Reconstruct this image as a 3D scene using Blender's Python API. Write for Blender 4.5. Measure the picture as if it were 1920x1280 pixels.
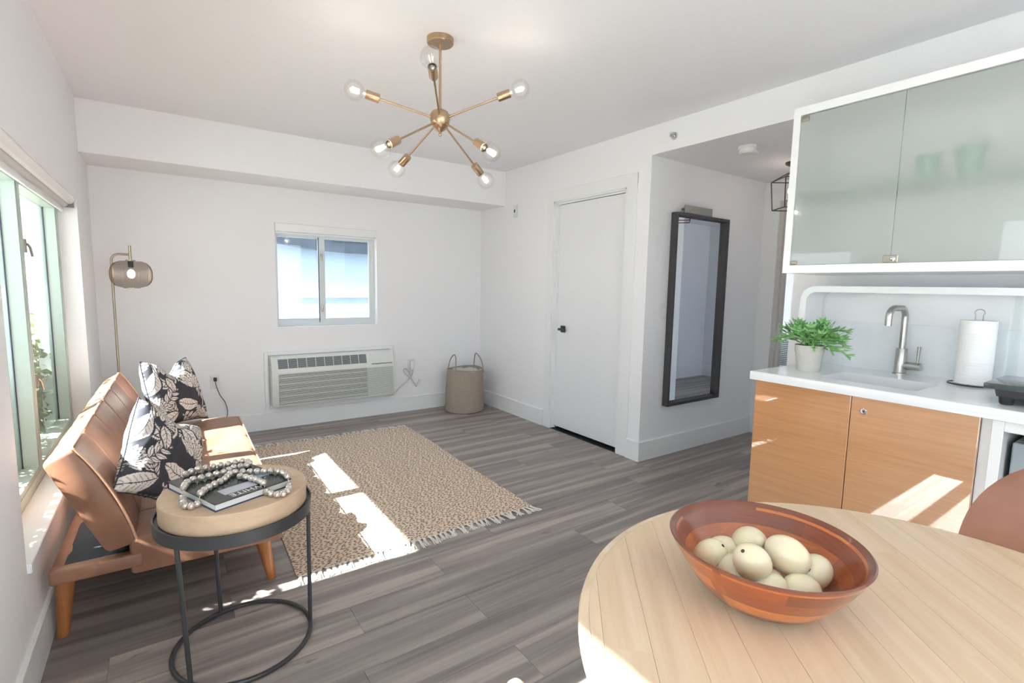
import bpy, bmesh, math, random
import numpy as np
from mathutils import Vector, Matrix, Euler
PI = math.pi
random.seed(7)
for o in list(bpy.data.objects): bpy.data.objects.remove(o)
scene = bpy.context.scene
COL = scene.collection

# ------------------------------------------------------------------ camera
def cam_axes(yaw, pit, rol):
    f = Vector((math.sin(yaw)*math.cos(pit), math.cos(yaw)*math.cos(pit), math.sin(pit)))
    r = Vector((math.cos(yaw), -math.sin(yaw), 0)); u = r.cross(f)
    return r*math.cos(rol)+u*math.sin(rol), -r*math.sin(rol)+u*math.cos(rol), f
cr, cu, cf = cam_axes(0.6098850, -0.1095115, 0.0181340)
cam_d = bpy.data.cameras.new('camera'); cam = bpy.data.objects.new('camera', cam_d); COL.objects.link(cam)
M = Matrix.Identity(4)
for i in range(3): M[i][0], M[i][1], M[i][2] = cr[i], cu[i], -cf[i]
M.translation = (0, 0, 1.298)
cam.matrix_world = M
cam_d.sensor_fit = 'HORIZONTAL'; cam_d.sensor_width = 36.0; cam_d.lens = 940.9635/1920*36
cam_d.clip_start = 0.05; cam_d.clip_end = 200
scene.camera = cam

# ------------------------------------------------------------------ world, sun, exposure
SKY_STRENGTH = 2.4
SUN_STRENGTH = 26.0
EXPOSURE = 1.0
SUN_TAN = 0.84
world = bpy.data.worlds.new('sky'); scene.world = world; world.use_nodes = True
wn, wl = world.node_tree.nodes, world.node_tree.links
wn.clear()
wo = wn.new('ShaderNodeOutputWorld'); bg = wn.new('ShaderNodeBackground')
tc = wn.new('ShaderNodeTexCoord'); sx = wn.new('ShaderNodeSeparateXYZ'); cr_ = wn.new('ShaderNodeValToRGB')
wl.new(tc.outputs['Generated'], sx.inputs[0]); wl.new(sx.outputs['Z'], cr_.inputs[0])
e = cr_.color_ramp.elements
e[0].position = 0.0; e[0].color = (0.93, 0.96, 1.0, 1); e[1].position = 0.7; e[1].color = (0.66, 0.80, 1.0, 1)
wl.new(cr_.outputs[0], bg.inputs[0]); bg.inputs[1].default_value = SKY_STRENGTH
wl.new(bg.outputs[0], wo.inputs[0])
sd = bpy.data.lights.new('sun', 'SUN'); sd.energy = SUN_STRENGTH; sd.angle = math.radians(0.6); sd.color = (1.0, 0.988, 0.97)
so = bpy.data.objects.new('sun', sd); COL.objects.link(so)
so.location = (-6, 2, 6)
so.rotation_euler = Vector((1.0, -0.012, -SUN_TAN)).to_track_quat('-Z', 'Y').to_euler()
scene.view_settings.view_transform = 'Standard'; scene.view_settings.look = 'None'
scene.view_settings.gamma = 1.0; scene.view_settings.exposure = EXPOSURE
scene.view_settings.use_curve_mapping = False

# ------------------------------------------------------------------ dimensions
R, L, D, YC, H, ZH, DS, ZSO, BB = 2.899, -0.3933, 4.780, 2.4595, 2.4365, 2.239, 4.318, 2.1045, 0.152
ZC = 0.92   # worktop height

# ------------------------------------------------------------------ materials
MATS = {}
def lin(c):
    return tuple(((x/255)/12.92 if x/255 <= 0.04045 else (((x/255)+0.055)/1.055)**2.4) for x in c)
class NT:
    def __init__(s, name):
        s.m = bpy.data.materials.new(name); s.m.use_nodes = True
        s.t = s.m.node_tree; s.n = s.t.nodes; s.l = s.t.links
        s.b = s.n['Principled BSDF']; s.out = s.n['Material Output']
    def node(s, ty, **kw):
        x = s.n.new('ShaderNode'+ty)
        for k, v in kw.items():
            if k in x.inputs: x.inputs[k].default_value = v
            else: setattr(x, k, v)
        return x
    def link(s, a, b): s.l.new(a, b)
    def coord(s, scale=(1, 1, 1), rand=0.0, kind='Object', rot=(0, 0, 0)):
        tc = s.node('TexCoord'); mp = s.node('Mapping'); mp.inputs['Scale'].default_value = scale
        mp.inputs['Rotation'].default_value = rot
        s.link(tc.outputs[kind], mp.inputs['Vector'])
        if rand:
            oi = s.node('ObjectInfo'); ml = s.node('Math', operation='MULTIPLY'); ml.inputs[1].default_value = rand
            s.link(oi.outputs['Random'], ml.inputs[0])
            cx = s.node('CombineXYZ')
            for i in range(3): s.link(ml.outputs[0], cx.inputs[i])
            s.link(cx.outputs[0], mp.inputs['Location'])
        return mp.outputs[0]
    def noise(s, vec, scale, detail=3, rough=.55):
        x = s.node('TexNoise'); x.inputs['Scale'].default_value = scale; x.inputs['Detail'].default_value = detail
        x.inputs['Roughness'].default_value = rough
        if vec is not None: s.link(vec, x.inputs['Vector'])
        return x.outputs['Fac']
    def ramp(s, fac, stops):
        x = s.node('ValToRGB'); el = x.color_ramp.elements
        while len(el) < len(stops): el.new(0.5)
        for i, (p, c) in enumerate(stops):
            el[i].position = p; el[i].color = (*c, 1) if len(c) == 3 else c
        s.link(fac, x.inputs[0]); return x.outputs[0]
    def mix(s, fac, a, b, blend='MIX'):
        x = s.node('Mix', data_type='RGBA', blend_type=blend)
        for sock, v in ((x.inputs['Factor'], fac), (x.inputs['A'], a), (x.inputs['B'], b)): pass
        ins = [i for i in x.inputs if i.enabled]
        for sock, v in zip(ins, (fac, a, b)):
            if isinstance(v, (int, float)): sock.default_value = v
            elif isinstance(v, tuple): sock.default_value = (*v, 1) if len(v) == 3 else v
            else: s.link(v, sock)
        return [o for o in x.outputs if o.enabled][0]
    def bump(s, fac, strength=.2, dist=.01):
        x = s.node('Bump'); x.inputs['Strength'].default_value = strength; x.inputs['Distance'].default_value = dist
        s.link(fac, x.inputs['Height']); s.link(x.outputs[0], s.b.inputs['Normal'])
    def base(s, v):
        if isinstance(v, tuple): s.b.inputs['Base Color'].default_value = (*v, 1)
        else: s.link(v, s.b.inputs['Base Color'])
    def set(s, **kw):
        for k, v in kw.items():
            k = k.replace('_', ' ')
            for nm in s.b.inputs.keys():
                if nm.lower() == k.lower():
                    s.b.inputs[nm].default_value = v
        return s

def paint(name, rgb, rough=.55, bump=.04, scale=60, var=.02, **kw):
    t = NT(name); c = lin(rgb); n = t.noise(t.coord(), scale, 4)
    t.base(t.ramp(n, [(0.3, tuple(x*(1-var) for x in c)), (0.7, tuple(min(1, x*(1+var)) for x in c))]))
    t.set(Roughness=rough, **kw)
    if bump: t.bump(n, bump, .004)
    MATS[name] = t.m; return t.m
def metal(name, rgb, rough=.3, stretch=(1, 1, 40)):
    t = NT(name); c = lin(rgb); n = t.noise(t.coord(stretch), 25, 3)
    t.base(t.ramp(n, [(0.3, tuple(x*.9 for x in c)), (0.7, tuple(min(1, x*1.05) for x in c))]))
    t.set(Roughness=rough, Metallic=1.0); MATS[name] = t.m; return t.m
paint('white_wall', (240, 240, 242), .6, .05, 90, .012)
paint('white_ceiling', (240, 240, 244), .7, .05, 70, .01)
paint('white_trim', (236, 237, 238), .35, .0, 40, .008)
paint('door_white', (233, 234, 236), .38, .0, 40, .008)
paint('white_laminate', (238, 239, 240), .22, .0, 30, .006)
paint('worktop_white', (236, 238, 240), .16, .0, 14, .015)
paint('backsplash_white', (232, 236, 240), .3, .0, 30, .01)
paint('white_plastic', (230, 231, 228), .4, .0, 30, .01)
paint('aircon_plastic', (222, 225, 222), .42, .0, 30, .012)
paint('aircon_dark', (78, 88, 96), .5, .0, 30, .05)
paint('groove_dark', (86, 90, 90), .7, .0, 30, .03)
paint('slot_dark', (40, 40, 40), .7, .0, 30, .05)
paint('black_plastic', (38, 38, 40), .35, .0, 30, .08)
paint('black_metal', (56, 57, 60), .42, .06, 120, .12)
paint('mirror_frame_grey', (64, 64, 66), .55, .1, 160, .12)
paint('lantern_bronze', (62, 52, 48), .4, .0, 60, .08)
paint('grey_metal_strip', (134, 136, 134), .35, .0, 60, .04)
paint('cooktop_glass', (78, 84, 86), .06, .0, 20, .04)
paint('concrete_pot', (206, 203, 196), .8, .25, 45, .05)
paint('paper_white', (244, 244, 244), .9, .0, 60, .01)
paint('book_page', (226, 228, 226), .8, .0, 60, .02)
paint('book_cover', (52, 56, 58), .18, .0, 30, .2)
paint('book_cover_blue', (40, 60, 96), .3, .0, 30, .1)
paint('book_lilac', (190, 192, 205), .25, .0, 20, .06)
paint('cord_white', (214, 212, 206), .5, .0, 20, .03)
paint('exterior_white', (240, 242, 244), .8, .1, 30, .03)
paint('exterior_blue', (152, 172, 190), .8, .05, 12, .02)
paint('exterior_lilac', (138, 150, 184), .8, .05, 12, .02)
paint('exterior_canopy', (66, 76, 84), .8, .1, 14, .12)
paint('exterior_ground', (150, 147, 140), .9, .2, 20, .06)
paint('exterior_building', (150, 162, 178), .8, .1, 6, .05)
paint('window_mint', (186, 203, 195), .35, .0, 20, .02)
paint('window_seal_dark', (62, 58, 84), .4, .0, 20, .05)
paint('aluminium_white', (214, 220, 220), .35, .0, 20, .02)
paint('liner_cloth', (205, 205, 205), .9, .2, 60, .04)
paint('rope_taupe', (158, 148, 138), .85, .3, 200, .08)
paint('fringe_cream', (226, 222, 214), .9, .2, 200, .04)
paint('fridge_steel', (150, 160, 166), .25, .0, 8, .05)
paint('bark_brown', (110, 84, 66), .8, .3, 60, .15)
paint('fruit_stem', (84, 60, 40), .8, .0, 60, .1)
paint('stem_dark', (82, 70, 52), .7, .0, 60, .1)
paint('print_white', (236, 236, 234), .4, .0, 20, .01)
paint('light_wood_post', (226, 196, 160), .4, .0, 20, .05)
paint('green_glass', (120, 178, 150), .15, .0, 10, .05)
metal('brushed_brass', (192, 166, 138), .3)
metal('satin_nickel', (176, 170, 158), .32)
metal('brushed_steel', (190, 188, 184), .28, (40, 40, 1))
metal('chrome', (215, 216, 220), .08, (1, 1, 1))
metal('lamp_pole_metal', (168, 156, 138), .35)
# bead silver
t = NT('bead_pearl'); n = t.noise(t.coord((1, 1, 1), 40), 260, 3)
t.base(t.ramp(n, [(.35, lin((178, 168, 158))), (.65, lin((236, 230, 222)))])); t.set(Roughness=.2, Metallic=.6); t.bump(n, .3, .001); MATS['bead_pearl'] = t.m
# mirror glass
t = NT('mirror_glass'); t.base((.78, .80, .80)); t.set(Metallic=1.0, Roughness=.015); MATS['mirror_glass'] = t.m
# emission
def emit(name, col, strength):
    t = NT(name); t.base((.0, .0, .0)); t.b.inputs['Emission Color'].default_value = (*col, 1); t.b.inputs['Emission Strength'].default_value = strength
    MATS[name] = t.m
emit('filament_glow', (1.0, .86, .68), 40.0)
emit('filament_faint_glow', (.9, .9, .9), .8)  # filament of the unlit bulb, given a faint white glow of its own
emit('lamp_bulb_glow', (1.0, .78, .56), 9.0)
emit('hall_bulb_glow', (1.0, .80, .62), 8.0)
# clear glass as thin sheet: transparent + fresnel gloss
def sheet_glass(name, tint, refl=1.0, rough=.0):
    t = NT(name); t.n.remove(t.b)
    tr = t.node('BsdfTransparent'); tr.inputs[0].default_value = (*tint, 1)
    gl = t.node('BsdfGlossy'); gl.inputs['Roughness'].default_value = rough
    lw = t.node('LayerWeight'); lw.inputs['Blend'].default_value = .5
    pw = t.node('Math', operation='POWER'); pw.inputs[1].default_value = 5.0; t.link(lw.outputs['Facing'], pw.inputs[0])
    fr = t.node('Math', operation='MULTIPLY_ADD'); fr.inputs[1].default_value = .40; fr.inputs[2].default_value = .04; t.link(pw.outputs[0], fr.inputs[0])
    ml = t.node('Math', operation='MULTIPLY'); ml.inputs[1].default_value = refl; t.link(fr.outputs[0], ml.inputs[0])
    mx = t.node('MixShader'); t.link(ml.outputs[0], mx.inputs[0]); t.link(tr.outputs[0], mx.inputs[1]); t.link(gl.outputs[0], mx.inputs[2])
    t.link(mx.outputs[0], t.out.inputs['Surface']); MATS[name] = t.m
sheet_glass('window_glass', (.965, .985, .98))
sheet_glass('window_glass_clear', (.97, .99, 1.0))
sheet_glass('bulb_glass', (.95, .95, .94), 1.6)
sheet_glass('lamp_smoke_glass', (.70, .665, .64), 1.4, .03)
sheet_glass('divider_glass', (.97, .99, .985), .8)
# frosted cabinet glass
t = NT('frosted_glass'); t.base((.93, .95, .94)); t.set(Roughness=.43, IOR=1.2); t.b.inputs['Transmission Weight'].default_value = .84
t.b.inputs['Coat Weight'].default_value = 1.0; t.b.inputs['Coat Roughness'].default_value = .02; MATS['frosted_glass'] = t.m
# floor plank
t = NT('plank_vinyl')
v = t.coord((1, 1, 1), 37.0)
fine = t.noise(t.coord((2.2, 46, 1), 37.0), 1.0, 8, .68)
broad = t.noise(t.coord((.55, 15, 1), 91.0), 1.0, 3, .5)
knot = t.noise(t.coord((5, 22, 1), 17.0), 1.0, 3, .6)
c1 = t.ramp(fine, [(.28, lin((104, 96, 94))), (.5, lin((143, 134, 130))), (.72, lin((168, 158, 153)))])
c2 = t.ramp(broad, [(.36, lin((118, 112, 112))), (.5, lin((148, 140, 136))), (.62, lin((196, 184, 176)))])
cm = t.mix(.5, c1, c2)
c3 = t.mix(t.ramp(knot, [(.66, (0, 0, 0)), (.76, (.65, .65, .65))]), cm, lin((92, 90, 90)))
oi = t.node('ObjectInfo'); vr = t.ramp(oi.outputs['Random'], [(0, (.86, .86, .87)), (1, (1.08, 1.06, 1.04))])
t.base(t.mix(1.0, c3, vr, 'MULTIPLY')); t.set(Roughness=.42); t.bump(fine, .12, .002); MATS['plank_vinyl'] = t.m
# leather
t = NT('tan_leather'); n = t.noise(t.coord(), 5, 4, .6); n2 = t.noise(t.coord(), 260, 2)
t.base(t.ramp(n, [(.3, lin((128, 90, 70))), (.7, lin((164, 120, 95)))])); t.set(Roughness=.4); t.bump(n2, .1, .001); MATS['tan_leather'] = t.m
t = NT('brown_leather'); n = t.noise(t.coord(), 6, 3, .6); n2 = t.noise(t.coord(), 240, 2)
t.base(t.ramp(n, [(.3, lin((132, 86, 66))), (.7, lin((148, 100, 78)))])); t.set(Roughness=.5); t.bump(n2, .1, .001); MATS['brown_leather'] = t.m
paint('leather_piping', (214, 170, 138), .4, .0, 60, .05)
paint('leather_shadow_seam', (120, 70, 48), .6, .0, 60, .05)
paint('deck_black_fabric', (62, 68, 76), .9, .3, 300, .15)
# stained wood leg
def wood(name, a, b, stretch, scale=1.0, rough=.35, coat=0.0, rand=0.0, bump=.05, kind='Object'):
    t = NT(name); n = t.noise(t.coord(stretch, rand, kind), scale, 7, .62)
    col = t.ramp(n, [(.3, lin(a)), (.7, lin(b))])
    if rand:
        oi = t.node('ObjectInfo'); col = t.mix(1.0, col, t.ramp(oi.outputs['Random'], [(0, (.97, .955, .935)), (1, (1.03, 1.03, 1.03))]), 'MULTIPLY')
    t.base(col); t.set(Roughness=rough); t.b.inputs['Coat Weight'].default_value = coat; t.b.inputs['Coat Roughness'].default_value = .02
    t.bump(n, bump, .001); MATS[name] = t.m
wood('leg_wood', (142, 84, 44), (184, 122, 74), (30, 30, 2), 1, .3)
wood('side_table_wood', (194, 166, 138), (208, 182, 154), (2.5, 40, 60), 1, .5)
wood('maple_stave', (212, 183, 150), (226, 203, 174), (2.2, 34, 20), 1, .36, .15, 53.0)
wood('maple_rim', (214, 184, 150), (230, 208, 178), (20, 20, 60), 1, .32, .15)
wood('cabinet_veneer', (190, 134, 88), (206, 152, 104), (8, 3.0, 90), 1, .3, 1.0, 11.0, .0)
MATS['cabinet_veneer'].node_tree.nodes['Principled BSDF'].inputs['Coat IOR'].default_value = 2.2
# bowl
t = NT('bowl_wood')
tc_ = t.node('TexCoord'); sp = t.node('SeparateXYZ'); t.link(tc_.outputs['Object'], sp.inputs[0])
at = t.node('Math', operation='ARCTAN2'); t.link(sp.outputs['Y'], at.inputs[0]); t.link(sp.outputs['X'], at.inputs[1])
cx = t.node('CombineXYZ'); t.link(at.outputs[0], cx.inputs[0]); t.link(sp.outputs['Z'], cx.inputs[1])
def bmap(sc):
    mp = t.node('Mapping'); mp.inputs['Scale'].default_value = sc; t.link(cx.outputs[0], mp.inputs['Vector']); return mp.outputs[0]
br = t.node('TexBrick'); t.link(bmap((.9, 20, 1)), br.inputs['Vector'])
br.inputs['Color1'].default_value = (.0, .0, .0, 1); br.inputs['Color2'].default_value = (1, 1, 1, 1); br.inputs['Mortar Size'].default_value = 0.0
br.inputs['Scale'].default_value = 1.0; br.inputs['Brick Width'].default_value = 1.1; br.inputs['Row Height'].default_value = .5; br.inputs['Bias'].default_value = 0
gn = t.noise(bmap((4, 240, 1)), 1.0, 6, .6)
seg = t.ramp(br.outputs['Color'], [(0, lin((112, 52, 26))), (.45, lin((158, 76, 34))), (1, lin((206, 120, 52)))])
gt = t.node('Math', operation='GREATER_THAN'); gt.inputs[1].default_value = .1045; t.link(sp.outputs['Z'], gt.inputs[0])
seg = t.mix(gt.outputs[0], seg, lin((118, 58, 36)))
t.base(t.mix(1.0, seg, t.ramp(gn, [(.3, (.74, .70, .66)), (.7, (1.12, 1.08, 1.04))]), 'MULTIPLY'))
t.set(Roughness=.28); t.b.inputs['Coat Weight'].default_value = .8; t.b.inputs['Coat Roughness'].default_value = .09; MATS['bowl_wood'] = t.m
# fruit
t = NT('pale_fruit'); n = t.noise(t.coord((1, 1, 1), 9), 22, 3)
tc_ = t.node('TexCoord')
t.base(t.ramp(n, [(.3, lin((226, 212, 178))), (.7, lin((232, 222, 196)))])); t.set(Roughness=.3)
t.b.inputs['Subsurface Weight'].default_value = .6; t.b.inputs['Subsurface Radius'].default_value = (.022, .012, .003); t.b.inputs['Subsurface Scale'].default_value = 1.0
t.b.inputs['Coat Weight'].default_value = .3; MATS['pale_fruit'] = t.m
# rug
t = NT('rug_weave')
vo = t.node('TexVoronoi'); vo.voronoi_dimensions = '2D'; vo.feature = 'F1'; vo.inputs['Scale'].default_value = 1.0; vo.inputs['Randomness'].default_value = .85
vv = t.coord((46, 84, 1), rot=(0, 0, .25)); t.link(vv, vo.inputs['Vector'])
dots = t.ramp(vo.outputs['Distance'], [(.24, (1, 1, 1)), (.33, (0, 0, 0))])
wv = t.noise(t.coord((300, 30, 1)), 1.0, 2)
bs = t.ramp(wv, [(.3, lin((214, 192, 170))), (.7, lin((234, 214, 194)))])
t.base(t.mix(dots, bs, lin((112, 92, 76)))); t.set(Roughness=.95); t.bump(wv, .4, .003); MATS['rug_weave'] = t.m
# basket weave
t = NT('basket_weave'); w = t.node('TexWave'); w.bands_direction = 'Z'; w.inputs['Scale'].default_value = 34; w.inputs['Distortion'].default_value = 1.2
t.link(t.coord(), w.inputs['Vector']); n = t.noise(t.coord(), 120, 3)
t.base(t.mix(.4, t.ramp(n, [(.3, lin((150, 136, 122))), (.7, lin((180, 168, 154)))]), t.ramp(w.outputs['Fac'], [(0, lin((140, 126, 112))), (1, lin((182, 168, 154)))])))
t.set(Roughness=.95); t.bump(w.outputs['Fac'], .4, .004); MATS['basket_weave'] = t.m
# leaves
def leafmat(name, a, b, trans=.25):
    t = NT(name); oi = t.node('ObjectInfo'); n = t.noise(t.coord(), 18, 2)
    mxx = t.node('Math', operation='ADD'); t.link(oi.outputs['Random'], mxx.inputs[0]); t.link(n, mxx.inputs[1])
    hv = t.node('Math', operation='MULTIPLY'); hv.inputs[1].default_value = .55; t.link(mxx.outputs[0], hv.inputs[0])
    t.base(t.ramp(hv.outputs[0], [(.15, lin(a)), (.8, lin(b))])); t.set(Roughness=.45)
    t.b.inputs['Subsurface Weight'].default_value = 0.0
    MATS[name] = t.m
leafmat('fern_leaf', (112, 172, 100), (168, 212, 146))
leafmat('hedge_leaf', (66, 94, 44), (132, 148, 76))
leafmat('pink_leaf', (130, 70, 90), (160, 110, 120))
leafmat('tree_leaf', (72, 96, 40), (130, 142, 70))
# pillow fabric with painted attribute
t = NT('pillow_print'); va = t.node('Attribute'); va.attribute_name = 'leafprint'
n = t.noise(t.coord(), 300, 2)
t.base(t.mix(va.outputs['Fac'], lin((58, 60, 68)), lin((232, 224, 216)))); t.set(Roughness=.85); t.bump(n, .2, .001); MATS['pillow_print'] = t.m

# ------------------------------------------------------------------ mesh builder
class MB:
    def __init__(s): s.v = []; s.f = []
    def add(s, vs, fs):
        o = len(s.v); s.v += [tuple(map(float, p)) for p in vs]; s.f += [tuple(i+o for i in f) for f in fs]; return s
    def box(s, x0, y0, z0, x1, y1, z1, bev=0.0, seg=2):
        x0, x1 = sorted((x0, x1)); y0, y1 = sorted((y0, y1)); z0, z1 = sorted((z0, z1))
        if bev <= 0:
            vs = [(x, y, z) for z in (z0, z1) for y in (y0, y1) for x in (x0, x1)]
            return s.add(vs, [(0, 2, 3, 1), (4, 5, 7, 6), (0, 1, 5, 4), (2, 6, 7, 3), (0, 4, 6, 2), (1, 3, 7, 5)])
        bm = bmesh.new(); bmesh.ops.create_cube(bm, size=1.0)
        for v in bm.verts: v.co = Vector(((x0+x1)/2+v.co.x*(x1-x0), (y0+y1)/2+v.co.y*(y1-y0), (z0+z1)/2+v.co.z*(z1-z0)))
        bmesh.ops.bevel(bm, geom=bm.edges[:], offset=min(bev, .49*min(x1-x0, y1-y0, z1-z0)), segments=seg, profile=.5, affect='EDGES')
        return s.bm(bm)
    def bm(s, bm):
        bm.verts.index_update(); s.add([v.co for v in bm.verts], [[v.index for v in f.verts] for f in bm.faces]); bm.free(); return s
    def prism(s, poly, axis, a, b):
        """poly: list of 2d points, extruded along axis from a to b"""
        n = len(poly)
        def P(p, h):
            return {'x': (h, p[0], p[1]), 'y': (p[0], h, p[1]), 'z': (p[0], p[1], h)}[axis]
        vs = [P(p, a) for p in poly]+[P(p, b) for p in poly]
        fs = [tuple(range(n))[::-1], tuple(range(n, 2*n))]+[(i, (i+1) % n, n+(i+1) % n, n+i) for i in range(n)]
        return s.add(vs, fs)
    def loft(s, secs, close=True, caps=True):
        n = len(secs[0]); vs = [p for q in secs for p in q]; fs = []
        for k in range(len(secs)-1):
            for i in range(n if close else n-1):
                j = (i+1) % n; fs.append((k*n+i, k*n+j, (k+1)*n+j, (k+1)*n+i))
        if caps: fs += [tuple(range(n))[::-1], tuple(range((len(secs)-1)*n, len(secs)*n))]
        return s.add(vs, fs)
    def lathe(s, prof, c=(0, 0, 0), n=32, axis=(0, 0, 1), ribs=0, amp=0.0):
        """prof: list of (r, h) from start to end along axis"""
        ax = Vector(axis).normalized(); a = ax.orthogonal().normalized(); b = ax.cross(a)
        if abs(ax.z) > .999: a, b = Vector((1, 0, 0)), Vector((0, 1, 0))
        c = Vector(c); vs = []; fs = []
        for (r, h) in prof:
            for i in range(n):
                th = 2*PI*i/n; rr = r*(1+amp*math.cos(ribs*th)) if ribs else r
                vs.append(c+ax*h+(a*math.cos(th)+b*math.sin(th))*max(rr, 1e-5))
        m = len(prof)
        for k in range(m-1):
            for i in range(n): j = (i+1) % n; fs.append((k*n+i, k*n+j, (k+1)*n+j, (k+1)*n+i))
        if prof[0][0] > 1e-4: fs.append(tuple(range(n))[::-1])
        if prof[-1][0] > 1e-4: fs.append(tuple(range((m-1)*n, m*n)))
        return s.add(vs, fs)
    def cyl(s, a, b, r0, r1=None, n=20):
        a, b = Vector(a), Vector(b); r1 = r0 if r1 is None else r1
        return s.lathe([(r0, 0), (r1, (b-a).length)], a, n, b-a)
    def tube(s, pts, r, n=10, closed=False, ry=None):
        pts = [Vector(p) for p in pts]; N = len(pts); secs = []
        up = None
        for i, p in enumerate(pts):
            if closed: d = pts[(i+1) % N]-pts[i-1]
            else: d = pts[min(i+1, N-1)]-pts[max(i-1, 0)]
            d.normalize()
            if up is None: up = d.orthogonal().normalized()
            up = (up-d*up.dot(d)).normalized(); w = d.cross(up)
            rr = r(i/(N-1)) if callable(r) else r
            secs.append([p+up*rr*math.cos(2*PI*k/n)+w*(ry or rr)*math.sin(2*PI*k/n) for k in range(n)])
        if closed:
            secs.append(secs[0]); base = len(s.v); s.loft(secs, True, False)
        else: s.loft(secs)
        return s
    def ball(s, c, rx, ry=None, rz=None, n=20, m=12, rot=None):
        ry = ry or rx; rz = rz or rx; c = Vector(c); vs = []; fs = []
        for j in range(m+1):
            ph = PI*j/m
            for i in range(n):
                th = 2*PI*i/n; p = Vector((rx*math.sin(ph)*math.cos(th), ry*math.sin(ph)*math.sin(th), rz*math.cos(ph)))
                if rot: p = rot @ p
                vs.append(c+p)
        for j in range(m):
            for i in range(n): k = (i+1) % n; fs.append((j*n+i, (j+1)*n+i, (j+1)*n+k, j*n+k))
        return s.add(vs, fs)
    def xform(s, Mx):
        s.v = [tuple(Mx @ Vector(p)) for p in s.v]; return s
    def mesh(s, name, mat, smooth=True, angle=.6, off=(0, 0, 0)):
        me = bpy.data.meshes.new(name)
        me.from_pydata([(p[0]-off[0], p[1]-off[1], p[2]-off[2]) for p in s.v], [], s.f)
        bm = bmesh.new(); bm.from_mesh(me); bmesh.ops.remove_doubles(bm, verts=bm.verts, dist=1e-6)
        bmesh.ops.recalc_face_normals(bm, faces=bm.faces); bm.to_mesh(me); bm.free()
        if mat: me.materials.append(MATS[mat])
        if smooth:
            me.polygons.foreach_set('use_smooth', [True]*len(me.polygons)); me.set_sharp_from_angle(angle=angle)
        me.update(); return me

def wloc(o):
    p = Vector((0, 0, 0))
    while o: p += Vector(o.location); o = o.parent
    return p
def thing(name, label, cat, loc, group=None, rz=0.0):
    o = bpy.data.objects.new(name, None); COL.objects.link(o); o.location = loc; o.rotation_euler = (0, 0, rz); o.empty_display_size = .05
    o['label'] = label; o['category'] = cat
    if group: o['group'] = group
    return o
def part(name, mb, mat, parent, label=None, kind=None, smooth=True, angle=.6, local=False):
    off = (0, 0, 0) if local else wloc(parent)
    me = mb.mesh(name, mat, smooth, angle, off)
    o = bpy.data.objects.new(name, me); COL.objects.link(o); o.parent = parent
    if label: o['label'] = label
    if kind: o['kind'] = kind
    return o
def inst(name, me, loc, parent, rot=(0, 0, 0), scale=(1, 1, 1)):
    o = bpy.data.objects.new(name, me); COL.objects.link(o); o.parent = parent
    o.location = Vector(loc)-wloc(parent); o.rotation_euler = rot; o.scale = scale; return o
def single(name, mb, mat, label, cat, loc=(0, 0, 0), group=None, **kw):
    me = mb.mesh(name, mat, off=loc, **kw); o = bpy.data.objects.new(name, me); COL.objects.link(o); o.location = loc
    o['label'] = label; o['category'] = cat
    if group: o['group'] = group
    return o
def struct(name, mb, mat, parent=None, loc=(0, 0, 0), **kw):
    off = Vector(loc)
    me = mb.mesh(name, mat, off=off, **kw); o = bpy.data.objects.new(name, me); COL.objects.link(o)
    if parent: o.parent = parent; o.location = Vector(loc)-wloc(parent)
    else: o.location = loc; o['kind'] = 'structure'
    return o
def copy_tree(o, parent=None):
    c = o.copy(); COL.objects.link(c)
    if parent is not None: c.parent = parent
    for ch in list(o.children): copy_tree(ch, c)
    return c

# ================================================================== ROOM SHELL
Y0 = -2.6         # wall behind the camera
XH = 4.42         # end of hall
# floor: dark underlay with planks
fl = struct('floor', MB().box(-.62, Y0-.15, -.12, 6.9, D+.15, -.008), 'slot_dark', smooth=False)
PW, PL = .18, 1.2
def plank_mesh(a, b):
    return MB().box(0, .0006, -.008, (b-a)-.0012, PW-.0006, 0.0).mesh('plank', 'plank_vinyl', False)
cache = {}
def lay(y, x0, x1, j):
    edges = [x0]; x = j
    while x <= x0+.02: x += PL
    while x < x1-.02: edges.append(x); x += PL
    edges.append(x1)
    for a, b in zip(edges, edges[1:]):
        k = round(b-a, 4)
        if k not in cache: cache[k] = plank_mesh(a, b)
        inst('plank', cache[k], (a, y, 0), fl)
rng = random.Random(3)
nrow = 0
y = 1.734-.18*24
offs = {0: -.2, 1: .56, 2: -.6, 3: .22, 4: -.95}
while y < D:
    j = {1.734: 1.764-1.2*2, 1.914: .995-1.2, 1.554: .995-1.2, 1.194: .995-1.2}.get(round(y, 3), -1.3+offs[nrow*3 % 5]+rng.uniform(-.08, .08))
    hall = 1.40 < y < YC
    lay(y, L, XH+.15 if hall else R, j)
    y += PW; nrow += 1
# floor of the room beyond the hall door
hy = .32
me = MB().box(0, 0, -.008, 2.0, 2.6, -.0).mesh('plank', 'plank_vinyl', False)
for k in range(19): 
    kk = MB().box(0, .0006, -.008, 2.2, PW-.0006, 0).mesh('plank', 'plank_vinyl', False) if k == 0 else kk
    inst('plank', kk, (XH+.151, hy+k*PW, 0), fl)

struct('ceiling', MB().box(-.62, Y0-.15, H, R+.12, D+.15, H+.12), 'white_ceiling', smooth=False)
struct('ceiling_hall', MB().box(R+.119, 1.43, ZH, XH+.12, YC, ZH+.1).box(XH+.12, -.4, ZH, 6.9, 3.9, ZH+.1), 'white_ceiling', smooth=False)
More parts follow.
